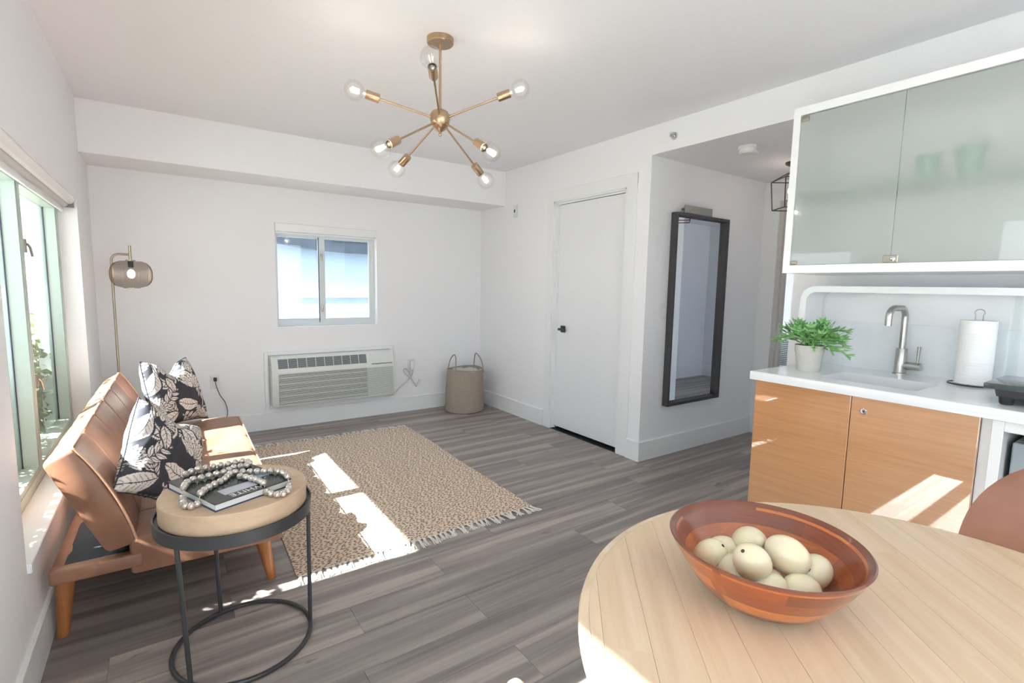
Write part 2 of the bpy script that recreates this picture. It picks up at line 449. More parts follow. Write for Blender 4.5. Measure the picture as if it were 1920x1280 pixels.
# far wall with window hole
wx0, wx1, wz0, wz1 = .827, 1.726, .903, 1.806
struct('wall_far', MB().box(-.62, D, 0, wx0, D+.22, H).box(wx1, D, 0, R+.12, D+.22, H).box(wx0, D, 0, wx1, D+.22, wz0).box(wx0, D, wz1, wx1, D+.22, H), 'white_wall', smooth=False)
struct('trim_soffit', MB().box(L, DS, ZSO, R, D, H), 'white_wall', smooth=False)
# left wall with two openings
LX = -.62
w1a, w1b, sz, tz = 2.115, 4.062, .385, 1.772
w2a, w2b = -1.6, 1.2
mb = MB()
mb.box(LX, w1b, 0, L, D, H).box(LX, w1a, 0, L, w1b, sz).box(LX, w1a, tz, L, w1b, H)
mb.box(LX, w2b, 0, L, w1a, H).box(LX, w2a, 0, L, w2b, sz).box(LX, w2a, 1.95, L, w2b, H).box(LX, Y0-.15, 0, L, w2a, H)
struct('wall_left', mb, 'white_wall', smooth=False)
# right wall: door opening 2.682..3.529, hall opening 1.42..YC
dz = 2.046; dy0, dy1 = 2.682, 3.529
mb = MB()
mb.box(R, dy1, 0, R+.12, D, H).box(R, dy0, dz, R+.12, dy1, H).box(R, YC, 0, R+.12, dy0, H)
struct('wall_right', mb, 'white_wall', smooth=False)
struct('wall_kitchen', MB().box(R, Y0-.15, 0, R+.12, 1.42, H).box(R, 1.42, ZH, R+.12, YC, H), 'white_wall', smooth=False)
struct('wall_hall', MB().box(R+.12, YC, 0, XH, YC+.12, ZH).box(R+.12, 1.30, 0, XH, 1.42, ZH), 'white_wall', smooth=False)
# hall end wall with doorway
struct('wall_hall_end', MB().box(XH, 2.32, 0, XH+.12, YC+.12, ZH).box(XH, 1.30, 2.07, XH+.12, 2.32, ZH).box(XH, 1.30, 0, XH+.12, 1.50, ZH), 'white_wall', smooth=False)
struct('wall_bedroom', MB().box(6.75, .2, 0, 6.87, 3.8, ZH).box(XH+.12, 3.68, 0, 6.75, 3.8, .5).box(XH+.12, 3.68, 2.15, 6.75, 3.8, ZH).box(XH+.12, 3.68, .5, 4.75, 3.8, 2.15).box(6.6, 3.68, .5, 6.75, 3.8, 2.15).box(XH+.12, .2, 0, 6.75, .32, ZH).box(XH, .2, 0, XH+.12, 1.30, ZH).box(XH+.12, YC+.12, 0, XH+.24, 3.68, ZH), 'white_wall', smooth=False)  # unseen side opening added to let daylight into the bedroom
struct('baseboard_bedroom', MB().box(6.736, .32, 0, 6.75, 3.68, BB).box(XH+.12, .32, 0, 6.736, .334, BB), 'white_trim', smooth=False)
# back wall, its wide glazed opening added to bring in fill light
struct('wall_back', MB().box(LX, Y0-.15, 0, -.2, Y0, H).box(-.2, Y0-.15, 2.2, 2.75, Y0, H).box(2.75, Y0-.15, 0, R+.12, Y0, H), 'white_wall', smooth=False)
# closet behind door so nothing leaks
struct('wall_closet', MB().box(R+.12, 2.60, 0, R+.9, 2.66, dz+.1).box(R+.12, 3.60, 0, R+.9, 3.66, dz+.1).box(R+.84, 2.66, 0, R+.9, 3.60, dz+.1).box(R+.12, 2.60, dz+.1, R+.9, 3.66, dz+.16), 'white_wall', smooth=False)

def board(mbx): return mbx
def baseboard(name, a, b, axis, at, side):
    """a..b run along axis, at = wall plane, side = +1/-1 into the room"""
    t_ = .014; mb = MB()
    prof = [(0, 0), (t_, 0), (t_, BB-.006), (t_-.005, BB), (0, BB)]
    if axis == 'y': mb.prism([(at+side*p[0], p[1]) for p in prof], 'y', a, b)
    else: mb.prism([(at+side*p[0], p[1]) for p in prof], 'x', a, b)
    return struct(name, mb, 'white_trim', smooth=False)
baseboard('baseboard_far', L, R, 'x', D, -1)
baseboard('baseboard_left', Y0, D, 'y', L, 1)
baseboard('baseboard_right', 3.62, D, 'y', R, -1)
baseboard('baseboard_column', YC+.0005, 2.5755, 'y', R, -1)
baseboard('baseboard_hall', R-.014, XH, 'x', YC, -1)
# vertical trim seams beside door
# door casing and door
cs = MB()
for (a, b) in ((dy1, 3.612), (2.576, dy0)): cs.box(R-.007, a, 0, R, b, 2.1415, .001, 1)
cs.box(R-.0072, 2.576, dz, R, 3.612, 2.142, .002, 1)
cs.box(R, dy1-.012, 0, R+.12, dy1, dz).box(R, dy0, 0, R+.12, dy0+.012, dz).box(R, dy0, dz-.012, R+.12, dy1, dz)
cs.box(R+.045, dy1-.024, 0, R+.058, dy1-.012, dz-.012).box(R+.03, dy0+.012, dz-.024, R+.043, dy1-.012, dz-.012)
struct('trim_1', cs, 'white_trim', smooth=False)
dr = struct('door_1', MB().box(R+.045, dy0+.014, .022, R+.085, dy1-.026, dz-.026, .002, 1), 'door_white')
hd = MB().box(R+.037, 3.385, .895, R+.045, 3.445, .955, .002, 1).cyl((R+.037, 3.415, .925), (R+.0, 3.415, .925), .011)
hd.box(R-.012, 3.33, .915, R+.002, 3.428, .935, .003, 1)
part('door_handle', hd, 'black_metal', dr, 'dark square lever handle')
# hall end casing + jamb
struct('trim_2', MB().box(XH-.016, 2.32, 0, XH, YC, 2.07).box(XH-.016, 1.44, 2.07, XH, YC, 2.16).box(XH-.016, 1.42, 0, XH, 1.50, 2.07), 'white_trim', smooth=False)
paint('jamb_grey', (206, 202, 198), .5, .0)
struct('door_2', MB().box(XH+.0, 2.285, .01, XH+.12, 2.32, 2.07).box(XH+.03, 2.262, 0.01, XH+.075, 2.285, 2.06), 'jamb_grey', smooth=False)

# ================================================================== WINDOWS
# --- left window (window_1) in reveal
def pane(name, mb, mat, parent): return part(name, mb, mat, parent, smooth=False)
def left_window(num, ya, yb, za, zb, mull):
    fr = MB(); xo, xi = -.56, -.485; w = .045
    fr.box(xo, ya, za, xi, ya+w, zb).box(xo, yb-w, za, xi, yb, zb).box(xo, ya+w, za, xi, yb-w, za+w).box(xo, ya+w, zb-w, xi, yb-w, zb)
    wd = struct('window_%d' % num, fr, 'window_mint', smooth=False)
    ys = [ya+w]+mull+[yb-w]; hm = .018
    for i, (a, b) in enumerate(zip(ys, ys[1:])):
        a2 = a+(hm if i > 0 else 0); b2 = b-(hm if i < len(ys)-2 else 0)
        s = MB(); ww = .022
        s.box(-.558, a2, za+w, -.489, a2+ww, zb-w).box(-.558, b2-ww, za+w, -.489, b2, zb-w).box(-.558, a2+ww, za+w, -.489, b2-ww, za+w+ww).box(-.558, a2+ww, zb-w-ww, -.489, b2-ww, zb-w)
        sash = part('sash', s, 'window_mint', wd, smooth=False)
        pane('glass', MB().box(-.547, a2+ww, za+w+ww, -.543, b2-ww, zb-w-ww), 'window_glass', sash)
        part('seal', MB().box(-.543, a2+ww, za+w+ww, -.539, a2+ww+.006, zb-w-ww).box(-.543, b2-ww-.006, za+w+ww, -.539, b2-ww, zb-w-ww), 'window_seal_dark', sash, smooth=False)
        if num == 1 and i == 1:
            for zz in (.833, 1.437):
                lt = MB().box(-.489, a2+.001, zz-.03, -.478, a2+.021, zz+.03, .002, 1).tube([(-.476, a2+.010, zz+.01), (-.468, a2+.016, zz-.005), (-.464, a2+.026, zz-.045)], .005, 8)
                part('latch', lt, 'satin_nickel', sash)
    for m in mull:
        part('mullion', MB().box(xo, m-.018, za+w, xi, m+.018, zb-w), 'window_mint', wd, smooth=False)
    return wd
left_window(1, w1a+.0, w1b, sz, tz, [3.045])
left_window(2, w2a, w2b, sz, 1.95, [.92, -.2])
struct('trim_sill_1', MB().box(-.485, w1a, sz-.03, L+.012, w1b, sz+.002, .003, 1), 'white_trim')
# far window (window_3): slider
y1, y2 = D+.075, D+.125
fr = MB().box(wx0, y1, wz0, wx0+.02, y2, 1.73).box(wx1-.03, y1, wz0, wx1, y2, 1.73).box(wx0+.02, y1, wz0, wx1-.03, y2, wz0+.055).box(wx0+.02, y1, 1.71, wx1-.03, y2, 1.73)
wf = struct('window_3', fr, 'aluminium_white', smooth=False)
def slide(a, b, yy, ww, wr):
    s = MB(); z0_, z1_ = wz0+.055, 1.71
    s.box(a, yy, z0_, a+ww, yy+.022, z1_).box(b-wr, yy, z0_, b, yy+.022, z1_).box(a+ww, yy, z0_, b-wr, yy+.022, z0_+.012).box(a+ww, yy, z1_-.012, b-wr, yy+.022, z1_)
    sash = part('sash', s, 'aluminium_white', wf, smooth=False)
    pane('glass', MB().box(a+ww, yy+.009, z0_+.012, b-wr, yy+.013, z1_-.012), 'window_glass_clear', sash); return sash
slide(wx0+.02, 1.235, D+.10, .012, .03)
s2 = slide(1.215, wx1-.03, D+.076, .045, .022)
for zz in (1.53, 1.06):
    part('latch', MB().lathe([(.012, -.03), (.014, 0), (.012, .03)], (1.226, D+.07, zz), 12, (0, 0, 1)), 'satin_nickel', s2)
part('track', MB().box(1.2, D+.07, wz0+.03, 1.206, D+.078, 1.71), 'window_seal_dark', wf, smooth=False)
# blinds
bl = thing('roller_blind', 'white roller blind cassette across the top of the small far window', 'blind', ((wx0+wx1)/2, D, wz1))
part('cassette', MB().box(wx0+.002, D-.012, 1.736, wx1-.002, D+.07, wz1-.001, .003, 1), 'white_laminate', bl)
part('hem_bar', MB().box(wx0+.006, D+.02, 1.722, wx1-.006, D+.045, 1.736, .003, 1), 'white_trim', bl)
bl = thing('roller_blind', 'long rolled-up white roller blind above the wide left window', 'blind', (-.43, 3.1, 1.76))
part('cassette', MB().prism([(L-.002, 1.7715), (L-.002, 1.765), (L-.02, 1.742), (L-.035, 1.738), (L-.035, 1.7715)], 'y', w1a+.01, w1b-.02), 'white_laminate', bl)
part('roller', MB().cyl((-.452, w1a+.012, 1.742), (-.452, w1b-.03, 1.742), .022), 'liner_cloth', bl)
part('hem_bar', MB().box(-.466, w1a+.014, 1.690, -.452, w1b-.035, 1.715, .004, 2), 'white_trim', bl)
part('bracket', MB().box(-.475, w1b-.018, 1.72, -.405, w1b-.002, 1.768, .002, 1), 'grey_metal_strip', bl)

# ================================================================== OUTSIDE
struct('ground', MB().box(-30, -20, -.5, LX, 30, -.15).box(LX, D+.22, -.5, 30, 30, -.15).box(LX, -20, -.5, 30, Y0-.15, -.15), 'exterior_ground', smooth=False)
# roof eaves
struct('trim_eave', MB().box(-1.35, 1.6, 1.945, LX, 7.5, 2.06).box(-1.35, 1.6, 2.06, LX, 7.5, 2.6).box(-1.35, -3, 2.32, LX, 1.6, 2.6), 'exterior_white', smooth=False)
struct('wall_exterior_pier', MB().box(-.735, 4.5, -.15, LX, 4.75, 1.944), 'exterior_white', smooth=False)
nb = thing('neighbour_building', 'pale blue neighbouring wall with ledge and grey canopy seen through the far window', 'building', (2, D+3.3, -.15))
part('wall', MB().box(-.9, D+3.0, .985, 8, D+3.6, 3.4), 'exterior_blue', nb, smooth=False)
part('ledge', MB().box(-.9, D+2.9, 1.085, 8, D+3.0, 1.10), 'exterior_white', nb, smooth=False)
part('lilac_band', MB().box(-.9, D+2.92, .985, 8, D+2.995, 1.085), 'exterior_lilac', nb, smooth=False)
part('lower_wall', MB().box(-.9, D+2.7, -.15, 8, D+3.0, .98), 'exterior_white', nb, 'bright white lower wall', smooth=False)
pts = []
for i in range(25):
    x = .3+i*(4.2/24); u_ = (x-1.34)
    zz = 1.832-.165*u_+.078*u_*u_ if u_ > 0 else 1.832-.17*u_
    if x > 2.4: zz = 1.746+ (x-2.4)*.0
    pts.append((x, zz))
poly = pts+[(4.5, 3.3), (.3, 3.3)]
part('canopy', MB().prism(poly, 'y', D+2.75, D+2.9), 'exterior_canopy', nb, 'dark grey curved canopy', smooth=False)
part('canopy_panel', MB().box(2.07, D+2.73, 1.90, 2.9, D+2.75, 3.2), 'exterior_canopy', nb, smooth=False)

def leaves(n, boxfn, size, seed, w=.5):
    rg = random.Random(seed); mb = MB()
    for i in range(n):
        c = Vector(boxfn(rg)); q = Euler((rg.uniform(0, 6.28), rg.uniform(0, 6.28), rg.uniform(0, 6.28))).to_matrix()
        s_ = size*rg.uniform(.6, 1.3)
        P = [(0, -s_, 0), (s_*w, 0, s_*.15), (0, s_, 0), (-s_*w, 0, s_*.15)]
        mb.add([c+q @ Vector(p) for p in P], [(0, 1, 2, 3)])
    return mb
def shrub(x, y, rx, ry, h, label, n, mat, seed, size=.035):
    s_ = thing('garden_shrub', label, 'shrub', (x, y, -.15), 'shrubs outside the wide left window')
    def fn(rg):
        while True:
            p = Vector((rg.uniform(-1, 1), rg.uniform(-1, 1), rg.uniform(-1, 1)))
            if .3 < (abs(p.x)**3+abs(p.y)**3+abs(p.z)**3)**(1/3) < 1: break
        bump_ = 1+.18*math.sin(7*p.x+seed)*math.cos(6*p.y)
        return (x+p.x*rx*bump_, y+p.y*ry*bump_, -.15+h*.5+p.z*h*.5*bump_)
    part('foliage', leaves(n, fn, size, seed), mat, s_, kind='stuff', smooth=False)
    part('stem', MB().cyl((x, y, -.15), (x, y, h*.5), .03, .015).cyl((x, y, h*.2), (x+rx*.5, y+ry*.4, h*.6), .015, .006).cyl((x, y, h*.2), (x-rx*.5, y-ry*.4, h*.6), .015, .006), 'bark_brown', s_)
shrub(-1.08, 6.3, .42, .60, 1.36, 'yellow-green leafy shrub farthest along the outside of the left window', 3000, 'hedge_leaf', 11, .03)
shrub(-1.02, 5.2, .36, .42, 1.30, 'light green leafy shrub just beyond the white pier outside the left window', 4500, 'hedge_leaf', 12, .028)
shrub(-.90, 4.02, .31, .44, 1.28, 'green leafy shrub in front of the white pier outside the left window', 6500, 'hedge_leaf', 13, .028)
shrub(-.90, 3.15, .31, .44, 1.22, 'green leafy shrub outside the left window behind the latch stile', 6500, 'hedge_leaf', 16, .028)
shrub(-.91, 2.33, .29, .38, 1.16, 'green leafy shrub outside the nearest part of the left window', 5500, 'hedge_leaf', 14, .028)
shrub(-2.6, 9.6, .7, .9, 2.3, 'tall pink-flowering shrub outside behind the green shrubs', 2400, 'pink_leaf', 15, .05)
tr = thing('garden_tree', 'yellow-green tree outside at the upper part of the left window', 'tree', (-3.2, 12.5, -.15))
def tfn(rg):
    p = Vector((rg.gauss(0, .5), rg.gauss(0, .5), rg.gauss(0, .5))); return (-3.2+p.x*1.6, 12.5+p.y*1.6, 3.0+p.z*1.7)
part('foliage', leaves(3000, tfn, .11, 5), 'tree_leaf', tr, kind='stuff', smooth=False)
part('trunk', MB().cyl((-3.2, 12.5, -.15), (-3.1, 12.5, 2.8), .12, .06), 'bark_brown', tr)
fb = thing('far_building', 'pale blue-white building outside at the top of the left window', 'building', (-5, 24, -.15))
part('wall', MB().box(-9, 22, -.15, -1.5, 26, 9), 'exterior_building', fb, smooth=False)
for i in range(4):
    for j in range(3): part('window', MB().box(-8+i*1.7, 21.96, 1+j*2.6, -7.1+i*1.7, 22.0, 2.3+j*2.6), 'exterior_canopy', fb, smooth=False)

# ================================================================== KITCHEN
# lower cabinet
kb = thing('base_cabinet', 'low kitchen cabinet with two glossy orange-brown wood veneer doors under the sink', 'cabinet', (2.6, .86, 0))
KX = 2.30
part('carcass', MB().box(KX+.022, .4315, 0, R-.001, .461, .879).box(KX+.022, 1.245, 0, R-.001, 1.262, .879).box(KX+.07, .461, 0, KX+.085, 1.245, .08).box(KX+.03, .461, .08, R-.001, 1.245, .10).box(R-.02, .461, .1, R-.001, 1.245, .879), 'white_laminate', kb, smooth=False)
def veneer(y0, y1):
    return part('door', MB().box(KX, y0, .075, KX+.0205, y1, .8785, .0015, 1), 'cabinet_veneer', kb)
veneer(.859, 1.262); d2 = veneer(.462, .856)
lk = MB().lathe([(.012, 0), (.012, .004), (.009, .006), (.009, .003), (.0001, .003)], (KX-.0001, .809, .823), 24, (-1, 0, 0))
part('lock', lk, 'chrome', d2, 'round chrome cabinet lock')
part('keyhole', MB().box(KX-.0045, .8075, .819, KX-.003, .8105, .827), 'slot_dark', d2, smooth=False)
# open bay unit
bay = thing('open_shelf_unit', 'white open-front kitchen bay to the right of the wood veneer doors', 'shelf', (2.6, .05, 0))
part('side_panel', MB().box(KX, .4005, 0, R-.001, .431, .879, .002, 1), 'white_laminate', bay, smooth=False)
part('side_panel', MB().box(KX, -.45, 0, R-.001, -.42, .879, .002, 1), 'white_laminate', bay, smooth=False)
part('top_rail', MB().box(KX, -.42, .842, R-.001, .4005, .879, .002, 1), 'white_laminate', bay, smooth=False)
fg = thing('mini_fridge', 'grey steel-fronted mini fridge inside the white open kitchen bay', 'fridge', (2.62, 0, 0))
part('body', MB().box(KX+.10, -.38, .02, R-.03, .385, .80, .004, 1), 'fridge_steel', fg)
part('door', MB().box(KX+.06, .335, .04, KX+.098, .385, .80, .004, 1), 'fridge_steel', fg)
part('door', MB().box(KX+.06, -.38, .04, KX+.098, .331, .80, .006, 2), 'fridge_steel', fg)
part('foot', MB().cyl((KX+.14, .3, 0), (KX+.14, .3, .02), .015), 'black_plastic', fg)
part('foot', MB().cyl((KX+.14, -.3, 0), (KX+.14, -.3, .02), .015), 'black_plastic', fg)
# worktop with sink hole
sx0, sx1, sy0, sy1 = 2.40, 2.665, .675, 1.035
wt = thing('worktop', 'white kitchen worktop with a rectangular undermount sink', 'worktop', (2.6, .4, ZC-.04))
mb = MB(); a, b = KX-.018, R-.001; ya, yb = -.45, 1.285; zt, zb_ = ZC, ZC-.040
def slabq(x0, y0, x1, y1): mb.box(x0, y0, zb_, x1, y1, zt)
slabq(a+.006, ya, sx0, yb-.006); slabq(sx1, ya, b, yb-.006); slabq(sx0, ya, sx1, sy0); slabq(sx0, sy1, sx1, yb-.006)
part('slab', mb, 'worktop_white', wt, smooth=False)
part('edge', MB().box(a, ya, zb_, a+.0065, yb, zt-.0004, .003, 2).box(a+.006, yb-.0065, zb_, b, yb, zt-.0004, .003, 2), 'worktop_white', wt)
bs = MB(); bz = ZC-.17; w = .008
bs.box(sx0-w, sy0-w, bz, sx0, sy1+w, zb_).box(sx1, sy0-w, bz, sx1+w, sy1+w, zb_).box(sx0, sy0-w, bz, sx1, sy0, zb_).box(sx0, sy1, bz, sx1, sy1+w, zb_).box(sx0-w, sy0-w, bz-w, sx1+w, sy1+w, bz)
sk = part('sink_basin', bs, 'backsplash_white', wt, smooth=False)
part('drain', MB().lathe([(.028, 0), (.028, .002), (.02, .003), (.02, .001), (.0001, .001)], (2.53, .86, bz), 24), 'brushed_steel', sk)
# backsplash
single('backsplash', MB().box(R-.008, -.45, ZC, R-.0005, 1.25, 1.152), 'backsplash_white', 'pale glossy splash panel on the wall behind the faucet', 'backsplash', (R, .4, ZC), smooth=False)
# arch shelf
def rrect_path(y0, y1, z0, z1, r, n=8):
    P = [(y0, z0)]
    for i in range(n+1):
        a_ = PI/2*i/n; P.append((y0-r+r*math.cos(a_) if False else y0-(r-r*math.cos(a_)), z1-r+r*math.sin(a_)))
    P.append((y1, z1)); return P
th = .030
out = rrect_path(1.283, -.45, ZC, 1.327, .075); inn = rrect_path(1.253, -.45, ZC, 1.297, .045)
mb = MB(); poly = out+inn[::-1]; n = len(poly); x0, x1 = 2.705, R-.0085
vs = [(x0, p[0], p[1]) for p in poly]+[(x1, p[0], p[1]) for p in poly]; h_ = len(out)
fs = [(i, (i+1) % n, n+(i+1) % n, n+i) for i in range(n)]
for i in range(h_-1):
    j = n-1-i; fs += [(i, i+1, j-1, j), (n+i, n+j, n+j-1, n+i+1)]
mb.add(vs, fs)
single('arched_shelf', mb, 'white_laminate', 'thick white shelf with rounded corner standing on the worktop behind the faucet', 'shelf', (2.8, .4, ZC))
single('glass_divider', MB().box(2.712, .487, ZC, R-.0085, .495, 1.2968), 'divider_glass', 'upright green-edged glass divider below the arched white shelf', 'glass', (2.8, .49, ZC), smooth=False)
# faucet
fc = thing('faucet', 'brushed steel gooseneck faucet behind the white sink', 'faucet', (2.845, .872, ZC))
part('base', MB().lathe([(.027, 0), (.027, .006), (.0225, .008), (.0225, .118), (.0205, .122), (.0001, .122)], (2.845, .872, ZC), 28), 'brushed_steel', fc)
pp = [(2.845, .872, ZC+.12), (2.845, .872, 1.185)]
for i in range(1, 9): a_ = PI/2*i/8; pp.append((2.845-.045*(1-math.cos(a_)), .872, 1.185+.045*math.sin(a_)))
pp.append((2.755, .886, 1.230))
for i in range(1, 9): a_ = PI/2*i/8; pp.append((2.755-.04*math.sin(a_), .886+.007*math.sin(a_), 1.19+.04*math.cos(a_)))
pp.append((2.715, .893, 1.150))
part('spout', MB().tube(pp, .0135, 16), 'brushed_steel', fc)
part('side_body', MB().cyl((2.845, .872, .962), (2.845, .795, .962), .0175, n=20), 'brushed_steel', fc)
part('lever', MB().cyl((2.845, .808, .975), (2.845, .806, 1.055), .005, .0075, 12), 'brushed_steel', fc)
# paper towel
tp = thing('paper_towel_holder', 'thin wire holder with a loop on top carrying the paper towel roll', 'holder', (2.775, .597, ZC))
ring = [(2.775+.078*math.cos(t_), .597+.078*math.sin(t_), ZC+.005) for t_ in [2*PI*i/36 for i in range(36)]]
part('base_ring', MB().tube(ring, .0025, 8, True), 'black_metal', tp)
part('base_bar', MB().tube([(2.697, .597, ZC+.005), (2.853, .597, ZC+.005)], .0025, 8), 'black_metal', tp)
lp = [(2.775, .597+.012, ZC+.005), (2.775, .597+.012, 1.215)]+[(2.775, .597+.016*math.cos(a_), 1.222+.016*math.sin(a_)) for a_ in [PI*i/10 for i in range(11)]]+[(2.775, .597-.012, 1.215), (2.775, .597-.012, ZC+.005)]
part('loop_rod', MB().tube(lp, .002, 8), 'satin_nickel', tp)
pr = []
for i in range(61):
    z_ = .0005*math.sin(i*2.1)+.0004*math.sin(i*3.7); pr.append((.0595+z_, .003+.264*i/60))
single('paper_towel_roll', MB().lathe([(.02, .003)]+pr+[(.02, .267), (.02, .003)], (2.775, .597, ZC+.005), 48), 'paper_white', 'full roll of white paper towels on the wire holder', 'paper towel', (2.775, .597, ZC+.005))
# cooktop
ck = thing('induction_cooktop', 'black portable induction cooktop with glass top on the worktop', 'cooktop', (2.5, .3, ZC))
part('glass_top', MB().box(2.365, .12, .972, 2.665, .478, .992, .003, 2), 'cooktop_glass', ck)
part('body', MB().prism([(.16, .946), (.445, .946), (.452, .9725), (.145, .9725)], 'x', 2.385, 2.645), 'black_plastic', ck, smooth=False)
for (xx, yy) in ((2.40, .42), (2.63, .42), (2.40, .18), (2.63, .18)):
    part('foot', MB().lathe([(.016, 0), (.020, .006), (.022, .027)], (xx, yy, ZC), 14), 'black_plastic', ck)
# plant pot
pl = thing('potted_fern', 'small green leafy fern in a pale concrete pot on the worktop corner', 'potted plant', (2.545, 1.145, ZC))
part('pot', MB().lathe([(.0001, 0), (.047, 0), (.050, .006), (.0585, .085), (.0625, .092), (.0635, .124), (.0575, .124), (.056, .095), (.0001, .095)], (2.545, 1.145, ZC), 36), 'concrete_pot', pl)
part('soil', MB().lathe([(.055, 0), (.03, .006), (.0001, .008)], (2.545, 1.145, ZC+.0955), 20), 'bark_brown', pl)
def leaf_mesh(kind):
    # lobed frond along +x, length 1 (scaled later), drooping
    mb = MB(); rg = random.Random(kind); nl = 5
    def bez(t_): return Vector((t_, 0, .28*math.sin(t_*PI*.8)-.18*t_*t_))
    def lobe(a_, dirn, ln, wd):
        d = Vector((math.cos(dirn), math.sin(dirn), .12)).normalized(); s_ = Vector((-d.y, d.x, 0)).normalized()
        P = [a_-s_*wd*.35, a_+d*ln*.45-s_*wd, a_+d*ln, a_+d*ln*.45+s_*wd, a_+s_*wd*.35, a_+d*ln*.5+Vector((0, 0, .02))]
        mb.add(P, [(0, 1, 5), (1, 2, 5), (2, 3, 5), (3, 4, 5), (4, 0, 5)])
    for i in range(nl):
        t_ = .25+.62*i/(nl-1); p = bez(t_); ln = .34*(1-.45*abs(t_-.5)); 
        for sgn in (-1, 1): lobe(p, sgn*(.75+rg.uniform(-.12, .12)), ln, .065)
    lobe(bez(.84), 0, .3, .07)
    for i in range(6):
        a_, b_ = bez(i/6), bez((i+1)/6); w_ = .012 if i < 2 else .04
        mb.add([a_+Vector((0, -w_, 0)), b_+Vector((0, -w_, 0)), b_+Vector((0, w_, 0)), a_+Vector((0, w_, 0))], [(0, 1, 2, 3)])
    return mb.mesh('leaf', 'fern_leaf', False)
LM = [leaf_mesh(k) for k in range(3)]
rg = random.Random(21)
view_r = Vector((.5, -.8, 0))
for i in range(70):
    az = 2*PI*i*.381966; el = rg.uniform(-.25, 1.35)
    d = Vector((math.cos(az), math.sin(az), 0))
    ln = rg.uniform(.095, .135)*(1.0+.38*max(0, d.dot(Vector((.2, -.95, 0))))*(1-el*.6)+.10*max(0, d.dot(Vector((-.2, .95, 0)))))
    if el > .9: ln *= .95
    base = Vector((2.545, 1.145, ZC+.102))+d*rg.uniform(.005, .03)+Vector((0, 0, rg.uniform(0, .045)))
    inst('leaf', LM[i % 3], base, pl, (rg.uniform(-.5, .5), -el*.8, az), (ln, ln, ln))
for i in range(7):
    az = i*.9; part('stem', MB().tube([(2.545+.01*math.cos(az), 1.145+.01*math.sin(az), ZC+.098), (2.545+.03*math.cos(az), 1.145+.03*math.sin(az), ZC+.15)], .0022, 6), 'stem_dark', pl)
# upper cabinet
uc = thing('wall_cabinet', 'white wall cabinet with frosted glass doors above the sink', 'cabinet', (2.7, .4, 1.386))
x0, x1, y0, y1c, z0, z1 = 2.510, R-.001, -.43, 1.285, 1.386, 2.157
part('carcass', MB().box(x0, y1c-.032, z0, x1, y1c, z1).box(x0, y0, z0, x1, y0+.03, z1).box(x0, y0+.03, z0, x1, y1c-.032, z0+.037).box(x0, y0+.03, z1-.037, x1, y1c-.032, z1).box(x1-.012, y0+.03, z0+.037, x1, y1c-.032, z1-.037), 'white_laminate', uc, smooth=False)
part('glass_shelf', MB().box(x0+.03, y0+.031, 1.752, x1-.013, y1c-.033, 1.760), 'green_glass', uc, smooth=False)
ed = [1.2515, .842, .4325, .0235, -.398]
for i, (b_, a_) in enumerate(zip(ed, ed[1:])):
    dd = part('door', MB().box(x0+.004, a_+.0015, z0+.039, x0+.010, b_-.0015, z1-.043), 'frosted_glass', uc, smooth=False)
    if i == 0:
        part('hinge', MB().box(x0-.002, b_-.036, z1-.068, x0+.012, b_-.002, z1-.044, .003, 2), 'satin_nickel', dd)
        part('hinge', MB().box(x0-.002, b_-.030, z0+.0395, x0+.012, b_-.002, z0+.058, .003, 2), 'satin_nickel', dd)
        lkp = MB().box(x0-.003, .815, z0+.039, x0+.003, .868, z0+.070, .002, 1)
        part('lock_plate', lkp, 'satin_nickel', dd)
        part('lock', MB().lathe([(.010, 0), (.010, .005), (.006, .007), (.0001, .007)], (x0-.003, .832, z0+.055), 20, (-1, 0, 0)), 'chrome', dd)
for yy, h_, r_, lb in ((.775, .10, .042, 'green-tinted drinking glass behind the frosted cabinet door, nearer the seam'), (.64, .11, .05, 'green-tinted drinking glass behind the frosted cabinet door, farther from the seam')):
    single('drinking_glass', MB().lathe([(.0001, 0), (r_*.75, 0), (r_, h_), (r_-.004, h_), (r_*.75-.004, .006), (.0001, .006)], (2.60, yy, 1.7605), 24), 'green_glass', lb, 'glass', (2.60, yy, 1.7605), 'glasses in the frosted wall cabinet')
# ================================================================== HALL ITEMS
# mirror
mr = thing('wall_mirror', 'tall narrow mirror in a deep dark grey frame on the hall wall', 'mirror', (3.53, YC, .383))
mx0, mx1, mz0, mz1, my = 3.142, 3.818, .400, 1.865, YC-.055
fw_, = (.022,)
part('frame', MB().box(mx0, my, mz0, mx0+fw_, YC-.002, mz1, .002, 1).box(mx1-fw_, my, mz0, mx1, YC-.002, mz1, .002, 1).box(mx0+fw_, my, mz0, mx1-fw_, YC-.002, mz0+fw_).box(mx0+fw_, my, mz1-fw_, mx1-fw_, YC-.002, mz1), 'mirror_frame_grey', mr, smooth=False)
part('glass', MB().box(mx0+fw_, YC-.018, mz0+fw_, mx1-fw_, YC-.012, mz1-fw_), 'mirror_glass', mr, smooth=False)
ml = thing('mirror_light', 'flat grey metal picture light on the wall just above the mirror', 'lamp', (3.40, YC, 1.90))
part('shade', MB().box(3.235, YC-.05, 1.868, 3.58, YC-.046, 1.926, .001, 1), 'grey_metal_strip', ml)
part('arm', MB().box(3.26, YC-.046, 1.895, 3.56, YC-.001, 1.905), 'grey_metal_strip', ml)
# switch
sw = thing('light_switch', 'white rocker light switch between the column corner and the mirror', 'switch', (3.095, YC, 1.125))
part('plate', MB().box(3.062, YC-.006, 1.068, 3.132, YC-.0005, 1.184, .002, 1), 'white_plastic', sw)
part('rocker', MB().box(3.082, YC-.010, 1.094, 3.112, YC-.006, 1.158, .002, 1), 'white_trim', sw)
